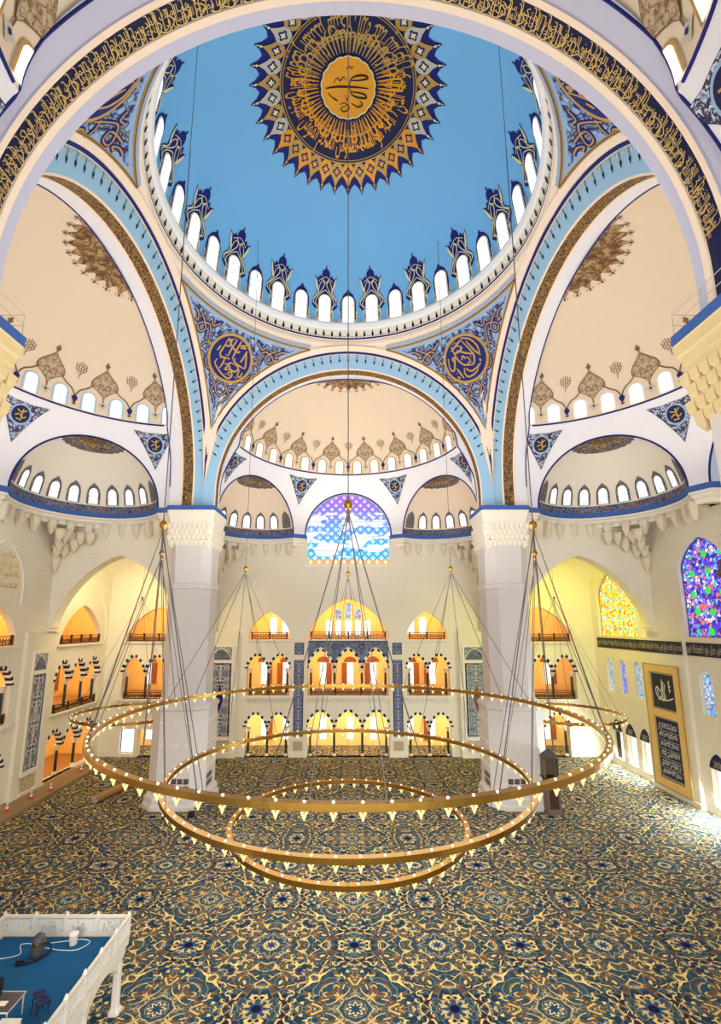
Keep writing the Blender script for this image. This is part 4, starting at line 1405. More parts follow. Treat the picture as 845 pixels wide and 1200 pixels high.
def lit_gallery(ang, u0, u1, floors, depth=6.2):
    """corridor behind a wall: floors, back wall, ceiling"""
    T = wallmap(ang)
    mb = MB()
    mb.add([T(u0, 0, depth), T(u1, 0, depth), T(u1, 23.5, depth), T(u0, 23.5, depth)], [(0, 1, 2, 3)])
    for u in (u0, u1): mb.add([T(u, 0, .7), T(u, 0, depth), T(u, 23.5, depth), T(u, 23.5, .7)], [(0, 1, 2, 3)])
    mb.add([T(u0, 23.5, .7), T(u1, 23.5, .7), T(u1, 23.5, depth), T(u0, 23.5, depth)], [(0, 1, 2, 3)])
    struct(mb.build('wall_gallery_back', M['ochre']))
    for z in floors:
        mb = MB()
        mb.box(((u0 + u1) / 2, .7 + (depth - .7) / 2, z - .15), (u1 - u0, depth - .7, .3), 0, lambda a, b, c_: T(a, c_, b))
        struct(mb.build('floor_gallery', M['woodfloor']))


SIDEWORD = {0: 'far wall', 90: 'gallery wall', -90: 'stained-glass wall'}


def arcade(ang, T, Wn, x0, x1, n, z0, zs, za, place, level, rail=None, gap=.36):
    """striped arches, slim columns and a wooden balustrade for one opening"""
    cs, w = arch_centres(x0, x1, n, gap)
    for c in cs: striped_arch(T, c, w, zs, za, None, Wn)
    us = [x0 + .4] + [(cs[i] + cs[i + 1]) / 2 for i in range(n - 1)] + [x1 - .4]
    for i, u in enumerate(us):
        p = T(u, z0 + .012, .6)
        column(zs - z0 - .04, p, '%s green column from the %s, %s, %s' % (ORD[i], 'gallery wall' if ang == 0 else 'camera', level, place), 'slim arcade columns')
    if rail:
        balustrade(T, x0 + .36, x1 - .36, n, z0 + .03, rail, 'brown lattice balustrade, %s, %s' % (place, level), 'brown lattice balustrades', d=.13)


def corbel_table(T, x0, x1, z, parent):
    mb = MB()
    mb.box(((x0 + x1) / 2, -.2, z), (x1 - x0 + .3, .5, .22), 0, lambda a, b, c_: T(a, c_, b))
    k = int((x1 - x0) / .62)
    w = (x1 - x0) / k
    for i in range(k):
        u = x0 + (i + .5) * w
        mb.loft([[T(u - w * .48, z - .1, .0), T(u + w * .48, z - .1, .0), T(u + w * .48, z - .1, -.36), T(u - w * .48, z - .1, -.36)],
                 [T(u - w * .4, z - .35, .0), T(u + w * .4, z - .35, .0), T(u + w * .4, z - .35, -.26), T(u - w * .4, z - .35, -.26)],
                 [T(u - .03, z - .8, .0), T(u + .03, z - .8, .0), T(u + .03, z - .8, -.03), T(u - .03, z - .8, -.03)]], 0)
    mb.build('corbel_molding', M['cream'], parent)


def blind_arch(T, c, w, z0, zs, za, parent, r=.13, d=-.06):
    mb = MB()
    pts = [(c - w, z0), (c - w, zs)] + [(c + x, zs + z) for x, z in [rise(w, za - zs, PI - PI * i / 24) for i in range(1, 24)]] + [(c + w, zs), (c + w, z0)]
    mb.tube([T(u, z, d + .08) for u, z in pts], r, 5)
    mb.build('blind_arch_molding', M['cream'], parent)


SIDES = {-1: 'bay by navy tile panel', 1: 'bay by slate tile panel'}
for ang in (0, 90):
    T = wallmap(ang)
    holes = []
    for c in (-11.4, 11.4):
        holes += [opening(c - 3.05, c + 3.05, 2, .0 if ang == 0 else .34, 3.95, 5.7), opening(c - 3.05, c + 3.05, 2, 8.2, 11.9, 13.75), opening(c - 2.95, c + 2.95, 1, 15.95, 16.5, 19.85)]
    holes += [opening(-5.75, 5.75, 3, .0 if ang == 0 else .34, 3.95, 6.1), opening(-5.75, 5.75, 3, 8.2, 11.93, 14.45), opening(-5.85, 5.85, 1, 16.0, 16.05, 21.8)]
    # aisle bays
    if ang == 0:
        ais = [(-32.2, -22.6), (22.9, 32.5)]
    else: ais = [(21.6, 31.2)]
    for a, b in ais:
        holes += [opening(a, b, 3, 7.7, 11.4, 13.6), opening(a, b, 1, 15.65, 15.7, 20.6)]
    if ang == 90: holes.append(opening(21.0, 31.2, 3, .34, 3.75, 5.65))
    else:
        holes.append(opening(24.2, 31.0, 2, 0.0, 4.0, 5.75))
        holes.append([(-31.9, .4), (-31.9, 3.7), (-29.9, 3.7), (-29.9, .4)])
        holes.append([(-29.3, .0), (-29.3, 3.6), (-27.4, 3.6), (-27.4, .0)])
        holes.append([(-6.1, 26.93), (-6.1, ZC - .02), (6.1, ZC - .02), (6.1, 26.93)])
    # wall surface in strips so that every opening is its own cut
    u_lo, u_hi = (-WL, WR) if ang == 0 else (-15.7, WF)
    outer = [(u_lo, -.02), (u_lo, ZC), (u_hi, ZC), (u_hi, -.02)]
    Wn = wall('wall_far' if ang == 0 else 'wall_gallery_side', ang, outer, holes, .75, M['stone'])
    # pilasters
    mb = MB()
    pil = [(-20.4, -15.8), (15.8, 20.4), (-8.2, -5.85), (5.85, 8.2)] if ang == 0 else [(15.6, 20.6), (-8.2, -5.85), (5.85, 8.2)]
    for a, b in pil:
        dd = .44 if b - a > 3 else .16
        mb.box(((a + b) / 2, -dd / 2, 8.6), (b - a, dd, 17.2), 0, lambda p, q, r: T(p, r, q))
        mb.box(((a + b) / 2, -dd / 2 - .05, .25), (b - a + .16, dd + .12, .5), 0, lambda p, q, r: T(p, r, q))
    mb.build('pilaster', M['stone'], Wn)
    for sgn in (-1, 1):
        c = sgn * 11.4
        word = SIDES[sgn] if ang == 0 else ('bay nearer the camera' if sgn < 0 else 'bay before the tile panel')
        if ang == 90 and sgn < 0: continue
        place = '%s, %s' % (SIDEWORD[ang], word)
        arcade(ang, T, Wn, c - 3.05, c + 3.05, 2, 0.0 if ang == 0 else .34, 3.95, 5.7, place, 'ground arcade')
        arcade(ang, T, Wn, c - 3.05, c + 3.05, 2, 8.2, 11.9, 13.75, place, 'upper arcade', rail=.85)
        balustrade(T, c - 2.62, c + 2.62, 2, 16.0, .95, 'brown lattice balustrade, %s, topmost arched opening' % place, 'brown lattice balustrades', d=.13)
        corbel_table(T, c - 3.05, c + 3.05, 8.0, Wn)
        blind_arch(T, c, 3.0, 20.2, 22.2, 26.6, Wn)
        mb = MB(); mb.box((c, -.12, 15.85), (6.3, .34, .2), 0, lambda p, q, r: T(p, r, q)); mb.build('sill', M['cream'], Wn)
    place = SIDEWORD[ang] + ', middle bay'
    if ang == 0:
        arcade(ang, T, Wn, -5.75, 5.75, 3, 0.0, 3.95, 6.1, place, 'ground arcade')
        arcade(ang, T, Wn, -5.75, 5.75, 3, 8.2, 11.93, 14.45, place, 'upper arcade', rail=.85)
        balustrade(T, -5.5, 5.5, 4, 16.03, 1.0, 'long brown lattice balustrade under the lunette with five windows', 'brown lattice balustrades', d=.13)
        corbel_table(T, -5.75, 5.75, 8.0, Wn)
        mb = MB(); mb.box((0, -.12, 15.88), (12.0, .34, .2), 0, lambda p, q, r: T(p, r, q)); mb.box((0, -.1, 26.6), (13, .3, .3), 0, lambda p, q, r: T(p, r, q)); mb.build('sill', M['cream'], Wn)
        # slate-blue tile frieze over the three middle arches
        op = opening(-5.75, 5.75, 3, 13.0, 13.0, 14.9, gap=0)
        lp = [(-5.72, 11.95), (-5.72, 15.7), (5.72, 15.7), (5.72, 11.95)]
        cs, w = arch_centres(-5.75, 5.75, 3)
        for c in reversed(cs):
            lp += [(c + x * 1.22, 11.95 + z * 1.17) for x, z in [rise(w * .92, 2.52, PI * i / 20) for i in range(21)]]
        FR = MB(); FR.poly([lp], 0, lambda a, b: T(a, b, -.03))
        fo = FR.build('tile_frieze', M['frieze'])
        tag(fo, 'slate-blue patterned tile frieze over the three middle arches of the far wall', 'tile frieze')
        mb = MB()
        for u in (-1.95, 1.95):
            mb.ribbon([(u + .32 * cos(2 * PI * i / 16), 14.9 + .32 * sin(2 * PI * i / 16)) for i in range(16)], .12, 0, lambda a, b: T(a, b, -.06), closed=True)
        mb.ribbon([(-5.7, 11.95), (-5.7, 15.7), (5.7, 15.7), (5.7, 11.95)], .12, 0, lambda a, b: T(a, b, -.06))
        mb.build('border', M['darknavy'], fo)
    # glazed tile panels
    for u in ((-18.1, 18.1) if ang == 0 else (18.0,)):
        wd = 1.55 if ang == 0 else 1.1
        lab = 'tall navy and white tile panel on the far wall pilaster nearer the gallery wall' if (ang == 0 and u < 0) else 'tall slate and white tile panel on the far wall pilaster nearer the stained glass' if ang == 0 else 'tall turquoise-bordered tile panel on the gallery wall pilaster behind the traffic cones'
        bd = M['darknavy'] if ang == 0 else M['bluecarpet']
        tile_panel(T, u, wd, 2.75, 12.7, 13.1, 14.9, lab, [M['tile'] if u < 0 or ang else M['tile2'], bd, M['palegold'] if ang else M['grey_gold'], M['navy'] if u < 0 else M['brownrose'] if ang == 0 else M['tile']])
    if ang == 0:
        for u, wd in ((-7.02, 'gallery'), (7.02, 'stained-glass')):
            t = thing('slender_tilework', 'narrow navy tile strip on the slim pilaster of the far wall, %s side' % wd, 'tile panel', T(u, 2.6, -.16), 'narrow tile strips')
            for nm, z0, z1 in (('long_strip', 2.7, 13.1), ('short_square', 13.85, 15.5)):
                mb = MB()
                mb.add([T(u - .68, z0, -.18), T(u + .68, z0, -.18), T(u + .68, z1, -.18), T(u - .68, z1, -.18)], [(0, 1, 2, 3)], 0, [(-.6, z0), (.6, z0), (.6, z1), (-.6, z1)])
                mb.ribbon([(u - .62, z0 + .06), (u + .62, z0 + .06), (u + .62, z1 - .06), (u - .62, z1 - .06)], .12, 1, lambda a, b: T(a, b, -.2), closed=True)
                if z1 - z0 < 3: mb.fan([(u, 14.1), (u + .3, 14.68), (u, 15.25), (u - .3, 14.68)], (u, 14.68), 2, lambda a, b: T(a, b, -.2))
                mb.build(nm, [M['narrowtile'], M['darknavy'], M['frieze']], t)
            mb = MB(); mb.box((u, -.24, 1.5), (1.3, .1, 1.2), 0, lambda p, q, r: T(p, r, q)); mb.build('stone_base', M['lattice'], t)
    # aisle bays
    for a, b in ais:
        word = ('yellow-lit aisle' if a < 0 else 'lime-lit aisle') if ang == 0 else 'bay above the step'
        place = '%s, %s' % (SIDEWORD[ang], word)
        arcade(ang, T, Wn, a, b, 3, 7.7, 11.4, 13.6, place, 'upper arcade', rail=.9)
        balustrade(T, a + .5, b - .5, 4, 15.73, 1.0, 'brown lattice balustrade, %s, topmost arched opening' % place, 'brown lattice balustrades', d=.13)
        mb = MB()
        for z, in ((15.55,), (7.6,)): mb.box(((a + b) / 2, -.12, z), (b - a + .6, .34, .2), 0, lambda p, q, r: T(p, r, q))
        mb.build('sill', M['cream'], Wn)
        blind_arch(T, (a + b) / 2, 5.6, 16, 17.8, 25.0, Wn)
    if ang == 90: arcade(ang, T, Wn, 21.0, 31.2, 3, .34, 3.75, 5.65, 'gallery wall, bay above the step', 'ground arcade')
    else: arcade(ang, T, Wn, 24.2, 31.0, 2, 0.0, 4.0, 5.75, 'far wall, lime-lit aisle', 'ground arcade')
    # galleries behind
    lit_gallery(ang, (-WL - 6.5 if ang == 0 else -15.7), (WR + 4 if ang == 0 else WF + .7), (8.15, 15.9) if ang == 0 else (.31, 8.15, 15.9))
    dd = 6.15
    cc = []
    for c in (-11.4, 11.4): cc += [(c - 1.7, 1), (c + 1.7, -1)]
    cc += [(-3.9, 1), (0.3, -1), (3.9, -1)]
    if ang == 0: cc += [(-31, 1), (-27.0, 1), (-24, -1), (24.5, 1), (28, -1), (31, 1)]
    else: cc = [(10, 1), (13, -1), (24, 1), (27.5, -1), (30.5, 1)]
    for u, s in cc:
        if ang == 0 or u < 15: emissive_window(T, u - .9 * (u / 12 if ang == 0 else -1) * .3, .9, 4.1, .5, dd, M['daylight'], False, 0 if abs(u) < 13 else s, head=False)
        emissive_window(T, u, 9.0, 12.2, .5, dd, M['daylight'], False, s, head=True)
    for c in ((-11.4, 11.4) if ang == 0 else (11.4,)):
        for u in (-.4, 1.5): emissive_window(T, c + u * (1 if c < 0 else -1), 16.6, 19.3, .55, dd, M['daylight'], True, 0, head=False)
    if ang == 0:
        for u in (-2.9, -1.45, 0, 1.45, 2.9): emissive_window(T, u * 1.05, 16.3, 18.7, .5, dd, M['daylight'], False, 0, head=False)
        for u, z in ((-1.5, 20.6), (0, 21.6), (1.5, 20.6)): emissive_window(T, u * 1.05, 19.0, z, .5, dd, M['smallstained'], True, 0, head=False)
        emissive_window(T, -30.9, .5, 3.6, .95, .6, M['coolpane'], False, 0, head=False, parent_mat=M['steelwire'])
    else:
        for u in (25.0, 28.6): emissive_window(T, u, 16.6, 19.0, .5, dd, M['ochre'] if u < 26 else M['daylight'], True, 0, head=False)

# great dawn-coloured lattice window of the far wall
T = wallmap(0)
W = next_window(T(0, 26.9, .35))
rW = arcs_r = sqrt(RPS ** 2 - DW ** 2)
lp = [(-rW + .1, 26.93), (-rW + .1, ZC)] + [((rW - .1) * cos(PI - PI * i / 32), ZC + (rW - .1) * sin(PI - PI * i / 32)) for i in range(1, 32)] + [(rW - .1, ZC), (rW - .1, 26.93)]
mb = MB(); mb.poly([lp], 0, lambda a, b: T(a, b, .3)); mb.build('pane', M['dawnglass'], W)
mb = MB()
for z in (29.0, ZC, 33.4): mb.ribbon([(-sqrt(max(0, rW ** 2 - max(0, z - ZC) ** 2)) + .1, z), (sqrt(max(0, rW ** 2 - max(0, z - ZC) ** 2)) - .1, z)], .07, 0, lambda a, b: T(a, b, .26))
mb.build('glazing_bar', M['bandblue'], W)

# gold script in the blind arch of the gallery wall
T = wallmap(90)
t = thing('gilt_wall_script', 'yellow gold script filling the blind arch high on the gallery wall', 'wall script', T(11.4, 22.0, -.05))
mb = MB()
for i, (tx, w, h) in enumerate(((T_MAS[0], 4.2, 1.3), (T_MAS[1], 4.4, 1.3), (T_MAS[2], 3.8, 1.2), (T_BAS, 2.6, 1.1))):
    put_text(mb, tx, lambda x, y: T(11.4 + x, y, -.06), w, h, 0, -w / 2 + 0, 21.5 + i * 1.0)
mb.build('lettering', M['goldscript'], t)

# stone step along the gallery wall
mb = MB()
mb.box((-33.3, 8.5, .165), (3.0, 37.0, .33)); mb.box((-33.7, 8.5, .165), (3.2, 37.0, .35))
struct(mb.build('floor_step', M['granite']))


# ----------------------------------------------------------------------------- aisle corners: cross arches and sail vaults
def cross_wall(name, Tp, a0, a1, mat):
    """wall with one wide pointed arch; Tp(u, z, d): d runs into the aisle"""
    lp = [(a0, ZC), (a0, 17.3), (a0 + .45, 17.3), (a0 + .45, 17.8)]
    c, w = (a0 + .45 + a1 - .3) / 2, (a1 - .3 - a0 - .45) / 2
    arch_ = [(c + x, 17.8 + z) for x, z in [rise(w, 8.35, PI - PI * i / 36) for i in range(37)]]
    lp = [(a0, ZC), (a0, 17.3)] + arch_ + [(a1, 17.3), (a1, ZC)]
    mb = MB()
    mb.poly([lp], 0, lambda u, z: Tp(u, z, 0)); mb.poly([lp], 0, lambda u, z: Tp(u, z, 1.6))
    full = [(a0, 17.3)] + arch_ + [(a1, 17.3)]
    mb.grid([[Tp(u, z, 0) for u, z in full], [Tp(u, z, 1.6) for u, z in full]])
    mb.box((a0 + .3, .8, 17.45), (.75, 1.9, .3), 0, lambda p, q, r: Tp(p, r, q))
    return struct(mb.build(name, mat))


for sx in (-1, 1):
    wx = WL if sx < 0 else WR
    cross_wall('wall_cross_arch', lambda u, z, d, s=sx: (s * u, 19.1 + d, z) if False else (s * (wx - (u - 19.4)) , 19.1 + d, z), 19.4, wx, M['stone'])
    cross_wall('wall_cross_arch', lambda u, z, d, s=sx: (s * (19.1 + d), WF - (u - 19.4), z), 19.4, WF, M['stone'])
    # sail vault
    mb = MB()
    xa, xb, ya_, yb = 20.2, wx + .1, 20.2, WF + .1
    P = []
    cx_, cy_ = (xa + xb) / 2, (ya_ + yb) / 2
    for i in range(25):
        row = []
        for j in range(25):
            x, y = xa + (xb - xa) * i / 24, ya_ + (yb - ya_) * j / 24
            row.append((sx * x, y, 18.2 + sqrt(max(.1, 11.6 ** 2 - (x - cx_) ** 2 - (y - cy_) ** 2))))
        P.append(row)
    mb.grid(P)
    V = struct(mb.build('ceiling_aisle_vault', M['cream'], smooth=True))
    mb = MB()
    for k in range(3):
        mb.tube([(sx * (cx_ + (1.6 + k * .7) * cos(2 * PI * i / 32)), cy_ + (1.6 + k * .7) * sin(2 * PI * i / 32), 29.4 - k * .22) for i in range(32)], .12, 5, closed=True)
    mb.build('vault_molding', M['cream'], V)

# ----------------------------------------------------------------------------- stained-glass wall (right of the picture)
T = wallmap(-90)
U = lambda y: -y
holes = []
big = {'yellow': (26.85, 4.25, 16.45, 22.0, 25.6), 'violet': (11.3, 3.15, 16.85, 24.0, 26.95)}
for k, (y, w, z0, zs, za) in big.items(): holes.append(opening(U(y) - w, U(y) + w, 1, z0, zs, za))
small = [(29.35, .72), (26.45, .72), (23.35, .72), (12.55, .85), (9.6, .85)]
for y, w in small: holes.append([(U(y) + a, b) for a, b in arch_loop(w, 9.25, 12.5, 13.6)])
low = [(28.85, .95), (25.95, .95), (23.1, .95), (12.3, 1.0), (9.3, 1.0)]
for y, w in low: holes.append([(U(y) - w, .85), (U(y) - w, 4.25), (U(y) + w, 4.25), (U(y) + w, .85)])
Wn = wall('wall_stained_glass_side', -90, [(-WF, 0), (-WF, ZC), (15.7, ZC), (15.7, 0)], holes, .7, M['stone'])
for k, (y, w, z0, zs, za) in big.items():
    W = next_window(T(U(y), z0, .5))
    mb = MB(); mb.poly([opening(U(y) - w, U(y) + w, 1, z0, zs, za)], 0, lambda a, b: T(a, b, .5)); mb.build('pane', M['yellowglass'] if k == 'yellow' else M['blueglass'], W)
    mb = MB(); mb.tube([T(a, b, .45) for a, b in opening(U(y) - w, U(y) + w, 1, z0, zs, za)], .12, 5, closed=True); mb.build('frame', M['gold'] if k == 'yellow' else M['bandblue'], W)
for i, (y, w) in enumerate(small):
    W = next_window(T(U(y), 9.25, .4))
    lp = [(U(y) + a, b) for a, b in arch_loop(w, 9.25, 12.5, 13.6)]
    mb = MB(); mb.poly([lp], 0, lambda a, b: T(a, b, .4)); mb.build('pane', M['smallviolet'] if i == 1 else M['smallstained'], W)
    mb = MB()
    mb.tube([T(a, b, .36) for a, b in lp], .07, 5, closed=True)
    mb.build('frame', M['cream'], W)
for i, (y, w) in enumerate(low):
    W = next_window(T(U(y), .85, .5))
    mb = MB(); mb.poly([[(U(y) - w, .85), (U(y) - w, 4.25), (U(y) + w, 4.25), (U(y) + w, .85)]], 0, lambda a, b: T(a, b, .55)); mb.build('pane', M['yellowpane'] if i > 2 and 'yellowpane' in M else M['warmpane'] if i > 0 else M['daylight'], W)
    mb = MB()
    mb.ribbon([(U(y) - w, .85), (U(y) - w, 4.25), (U(y) + w, 4.25), (U(y) + w, .85)], .2, 0, lambda a, b: T(a, b, .48), closed=True)
    mb.build('frame', M['marble'], W)
    mb = MB()
    mb.poly([[(U(y) + x * 1.12, 4.35 + z) for x, z in [rise(w, 1.45, PI * q / 20) for q in range(21)]]], 0, lambda a, b: T(a, b, -.04))
    for q in range(5): mb.ribbon(spline([(U(y) - .5 + q * .2, 4.5), (U(y) - .3 + q * .16, 4.9 + .1 * (q % 2)), (U(y) - .45 + q * .25, 5.1)], 3), .06, 1, lambda a, b: T(a, b, -.07))
    mb.build('inscribed_tympanum', [M['darknavy'], M['grey_gold']], W)
    if i == 0:
        mb = MB(); mb.box((U(y) - .55, .35, 2.55), (.75, .1, 3.3), 0, lambda p, q, r: T(p, r, q)); mb.build('shutter', M['wood'], W)

# pilaster with the framed calligraphy
mb = MB()
mb.box((U(18.2), -.2, 8.3), (7.2, .4, 16.6), 0, lambda p, q, r: T(p, r, q)); mb.box((U(18.2), -.25, .25), (7.4, .55, .5), 0, lambda p, q, r: T(p, r, q))
mb.build('pilaster', M['stone'], Wn)
FRm = thing('framed_calligraphy', 'ochre stone frame holding an emblem panel above a six-line script panel', 'framed calligraphy', T(U(18.3), .6, -.42))
mb = MB()
for (a, b, c, d) in ((15.5, 16.35, .6, 13.6), (20.25, 21.1, .6, 13.6), (16.35, 20.25, .6, 1.45), (16.35, 20.25, 7.95, 8.75), (16.35, 20.25, 12.8, 13.6)):
    mb.box((U((a + b) / 2), -.5, (c + d) / 2), (b - a, .2, d - c), 0, lambda p, q, r: T(p, r, q))
M['ochrestone'] = plain('golden_ochre_stone', (226, 190, 116), var=.06)
mb.build('frame', M['ochrestone'], FRm)
mb = MB()
mb.tube([T(U(y), z, -.6) for y, z in ((15.45, .55), (21.15, .55), (21.15, 13.65), (15.45, 13.65))], .07, 5, closed=True)
mb.build('frame_edge', M['granite'], FRm)
for nm, z0, z1 in (('emblem_panel', 8.75, 12.8), ('script_panel', 1.45, 7.95)):
    mb = MB()
    mb.add([T(U(20.25), z0, -.46), T(U(16.35), z0, -.46), T(U(16.35), z1, -.46), T(U(20.25), z1, -.46)], [(0, 1, 2, 3)])
    mb.ribbon([(U(20.12), z0 + .12), (U(16.48), z0 + .12), (U(16.48), z1 - .12), (U(20.12), z1 - .12)], .12, 1, lambda a, b: T(a, b, -.48), closed=True)
    uc = U(18.3)
    if nm == 'script_panel':
        for i, tx in enumerate(T_MAS):
            zz = z1 - .45 - (i + 1) * .97 + .12
            put_text(mb, tx, lambda x, y: T(uc + x, y, -.49), 2.9, .72, 2, -1.45, zz)
            put_text(mb, T_BAS, lambda x, y: T(uc + x, y, -.49), 2.6, .35, 2, -1.3, zz + .4)
            mb.ribbon([(uc - 1.65, zz - .12), (uc + 1.65, zz - .12)], .05, 1, lambda a, b: T(a, b, -.485))
    else:
        for pts, w in (([(-.9, -.9), (-.1, -.85), (.3, -.5), (.1, -.1), (-.3, -.2), (-.2, -.7), (.4, -.9), (1.5, -.55)], .12), ([(-.2, -.3), (-.9, .4), (-1.2, .0), (-1.0, -.6), (-.5, -.8)], .12), ([(-.1, -.2), (-.7, .2), (-.9, -.1), (-.7, -.5)], .1),
                       ([(-.35, -.4), (-.15, .6), (-.1, 1.3)], .11), ([(-.1, -.4), (.05, .5), (.1, 1.05)], .11), ([(.1, -.4), (.25, .3), (.35, .8)], .1), ([(-.6, -.7), (-.1, -.5), (.35, -.75), (-.1, -1.0), (-.6, -.7)], .1), ([(1.0, .1), (1.05, 1.3)], .08), ([(.85, .5), (1.2, .65), (.9, .85)], .08), ([(.85, 1.0), (1.2, 1.15)], .07), ([(.9, .2), (1.2, .3), (1.0, -.05)], .07)):
            q = spline([(uc + x, (z0 + z1) / 2 + y) for x, y in pts], 5)
            mb.ribbon(q, w, 2, lambda a, b: T(a, b, -.49))
    mb.build(nm, [M['qband'] if nm == 'emblem_panel' else M['darknavy'], M['grey_gold'], M['white']], FRm)
# inscription band
BD = thing('inscription_frieze', 'dark inscription frieze with white script under the great stained-glass windows', 'inscription', T(U(20), 15.0, -.45))
mb = MB()
for a, b, d in ((6.0, 14.5, -.06), (14.6, 21.8, -.46), (21.9, 31.8, -.06)):
    mb.add([T(U(b), 14.95, d), T(U(a), 14.95, d), T(U(a), 16.3, d), T(U(b), 16.3, d)], [(0, 1, 2, 3)])
mb.build('ground', M['qband'], BD)
mb = MB()
for a, b, d, tx in ((6.1, 14.5, -.1, T_NUR[:46]), (14.7, 21.7, -.5, T_NUR[46:84]), (21.9, 31.7, -.1, T_NUR[84:])):
    for o, h in ((.12, .75), (.42, .7)): put_text(mb, tx, lambda x, y: T(x, 14.98 + y, d), b - a, h, 0, U(b), o)
mb.build('lettering', M['grey_gold'], BD)

# ----------------------------------------------------------------------------- ring chandeliers
HUBZ, HUBR, NH = 23.5, 14.2, 8


def ring_chandelier(name, label, R, cx_, cy_, z, nl, hubs, band=.27, thick=.36, lamp=1.0, wires=True):
    t = thing(name, label, 'chandelier', (cx_, cy_, z), 'brass ring chandeliers')
    mb = MB()
    mb.lathe([(R - thick / 2, z - band / 2), (R + thick / 2, z - band / 2), (R + thick / 2, z + band / 2), (R - thick / 2, z + band / 2), (R - thick / 2, z - band / 2)], 144, (cx_, cy_))
    mb.build('brass_ring', M['brass'], t)
    # one glass lamp and one uplight, then copies
    la = MB(); la.lathe([(.02, -.29), (.06, -.2), (.10, -.08), (.16, -.01), (.14, 0.0), (.02, -.04)], 8)
    lo = la.build('glass_lamp', M['lampglow'], t, world=False)
    co = MB(); co.tube([(0, 0, -.06), (0, 0, .12)], .03, 5)
    co.build('lamp_holder', M['brass'], lo, world=False)
    up = MB(); up.lathe([(.0, .06), (.045, .045), (.06, 0), (.0, 0)], 8)
    uo = up.build('uplight', M['bulbglow'], t, world=False)
    for i in range(nl):
        a = 2 * PI * (i + .5) / nl
        if i:
            c = lo.copy(); C.objects.link(c)
            h = lo.children[0].copy(); C.objects.link(h); h.parent = c
            d = uo.copy(); C.objects.link(d)
        else: c, d = lo, uo
        c.location = ((R + .0) * sin(a), (R + .0) * cos(a), -band / 2 - .1); c.scale = (lamp,) * 3
        d.location = (R * sin(a), R * cos(a), band / 2)
    return t


def cables(t, pairs, r):
    for p, q in pairs:
        mb = MB(); mb.tube([p, q], r, 4); mb.build('cable', M['steelwire'], t)


CH1 = ring_chandelier('ring_chandelier', 'largest and highest of the three concentric brass ring chandeliers', 16.47, 0, .3, 11.64, 96, None)
CH2 = ring_chandelier('ring_chandelier', 'middle-sized brass ring chandelier hanging inside the largest ring', 12.16, 0, -.1, 8.04, 70, None)
CH3 = ring_chandelier('ring_chandelier', 'smallest and lowest of the three concentric brass ring chandeliers', 7.92, 0, -.3, 4.9, 48, None)
for k in range(NH):
    a = 2 * PI * k / NH
    hx, hy = HUBR * sin(a), HUBR * cos(a)
    mb = MB(); mb.lathe([(0, HUBZ - .24), (.15, HUBZ - .18), (.22, HUBZ), (.15, HUBZ + .18), (.05, HUBZ + .24), (.04, HUBZ + .4), (0, HUBZ + .4)], 14, (hx, hy)); mb.lathe([(.03, HUBZ - .55), (.09, HUBZ - .42), (.05, HUBZ - .24)], 10, (hx, hy))
    mb.build('brass_hub', M['brass'], CH1)
    top = dome(a, 0)[2] + 13 * sqrt(1 - min(.999, (HUBR / 16) ** 2)) if True else 0
    cables(CH1, [((hx, hy, HUBZ), (hx, hy, top))], .022)
    ends = []
    for da in ((-24, -13, 13, 24) if k % 4 else (-11, -5, 5, 11)):
        b = a + math.radians(da)
        ends.append(((hx, hy, HUBZ - .3), (16.47 * sin(b), .3 + 16.47 * cos(b), 11.8)))
    cables(CH1, ends, .026)
    for da in (-12, 12):
        b = a + math.radians(da)
        cables(CH2, [((hx, hy, HUBZ - .58), (12.16 * sin(b), -.1 + 12.16 * cos(b), 8.2))], .022)
    b2, b3 = round(a / (2 * PI / 70)) * 2 * PI / 70, round(a / (2 * PI / 48)) * 2 * PI / 48
    cables(CH3, [((12.16 * sin(b2), -.1 + 12.16 * cos(b2), 7.86), (7.92 * sin(b3), -.3 + 7.92 * cos(b3), 5.06))], .018)
for sx in (-1, 1):
    word = 'gallery-wall corner' if sx < 0 else 'stained-glass corner'
    R = 6.8
    cx_, cy_, z = sx * 26.9, 25.4, 7.2
    t = ring_chandelier('ring_chandelier', 'small brass ring chandelier hanging in the aisle by the %s' % word, R, cx_, cy_, z, 32, None, band=.3, thick=.26)
    hub = (cx_, cy_, 21.5)
    mb = MB(); mb.lathe([(0, 21.3), (.2, 21.5), (0, 21.75)], 10, (cx_, cy_)); mb.build('brass_hub', M['brass'], t)
    cables(t, [(hub, (cx_ + R * sin(b), cy_ + R * cos(b), z)) for b in [2 * PI * (i + .3) / 6 for i in range(6)]] + [(hub, (cx_, cy_, 29.0))], .018)

# ----------------------------------------------------------------------------- muezzin platform
PX0, PX1, PY0, PY1, PZ = -17.0, -10.85, -15.2, -8.85, 3.1
PL = thing('muezzin_platform', 'white carved marble platform on arched legs with a blue carpeted deck', 'platform', ((PX0 + PX1) / 2, (PY0 + PY1) / 2, 0))
mb = MB()
mb.box(((PX0 + PX1) / 2, (PY0 + PY1) / 2, PZ - .2), (PX1 - PX0 + .1, PY1 - PY0 + .1, .36)); mb.box(((PX0 + PX1) / 2, (PY0 + PY1) / 2, PZ - .42), (PX1 - PX0 - .1, PY1 - PY0 - .1, .14))
mb.build('slab', M['marble'], PL)
mb = MB(); mb.box(((PX0 + PX1) / 2, (PY0 + PY1) / 2, PZ), (PX1 - PX0 - .3, PY1 - PY0 - .3, .04)); mb.build('deck_carpet', M['bluecarpet'], PL)
LEGX = (PX0 + .25, PX1 - .25); LEGY = (PY1 - .25, -12.1, PY0 + .25)
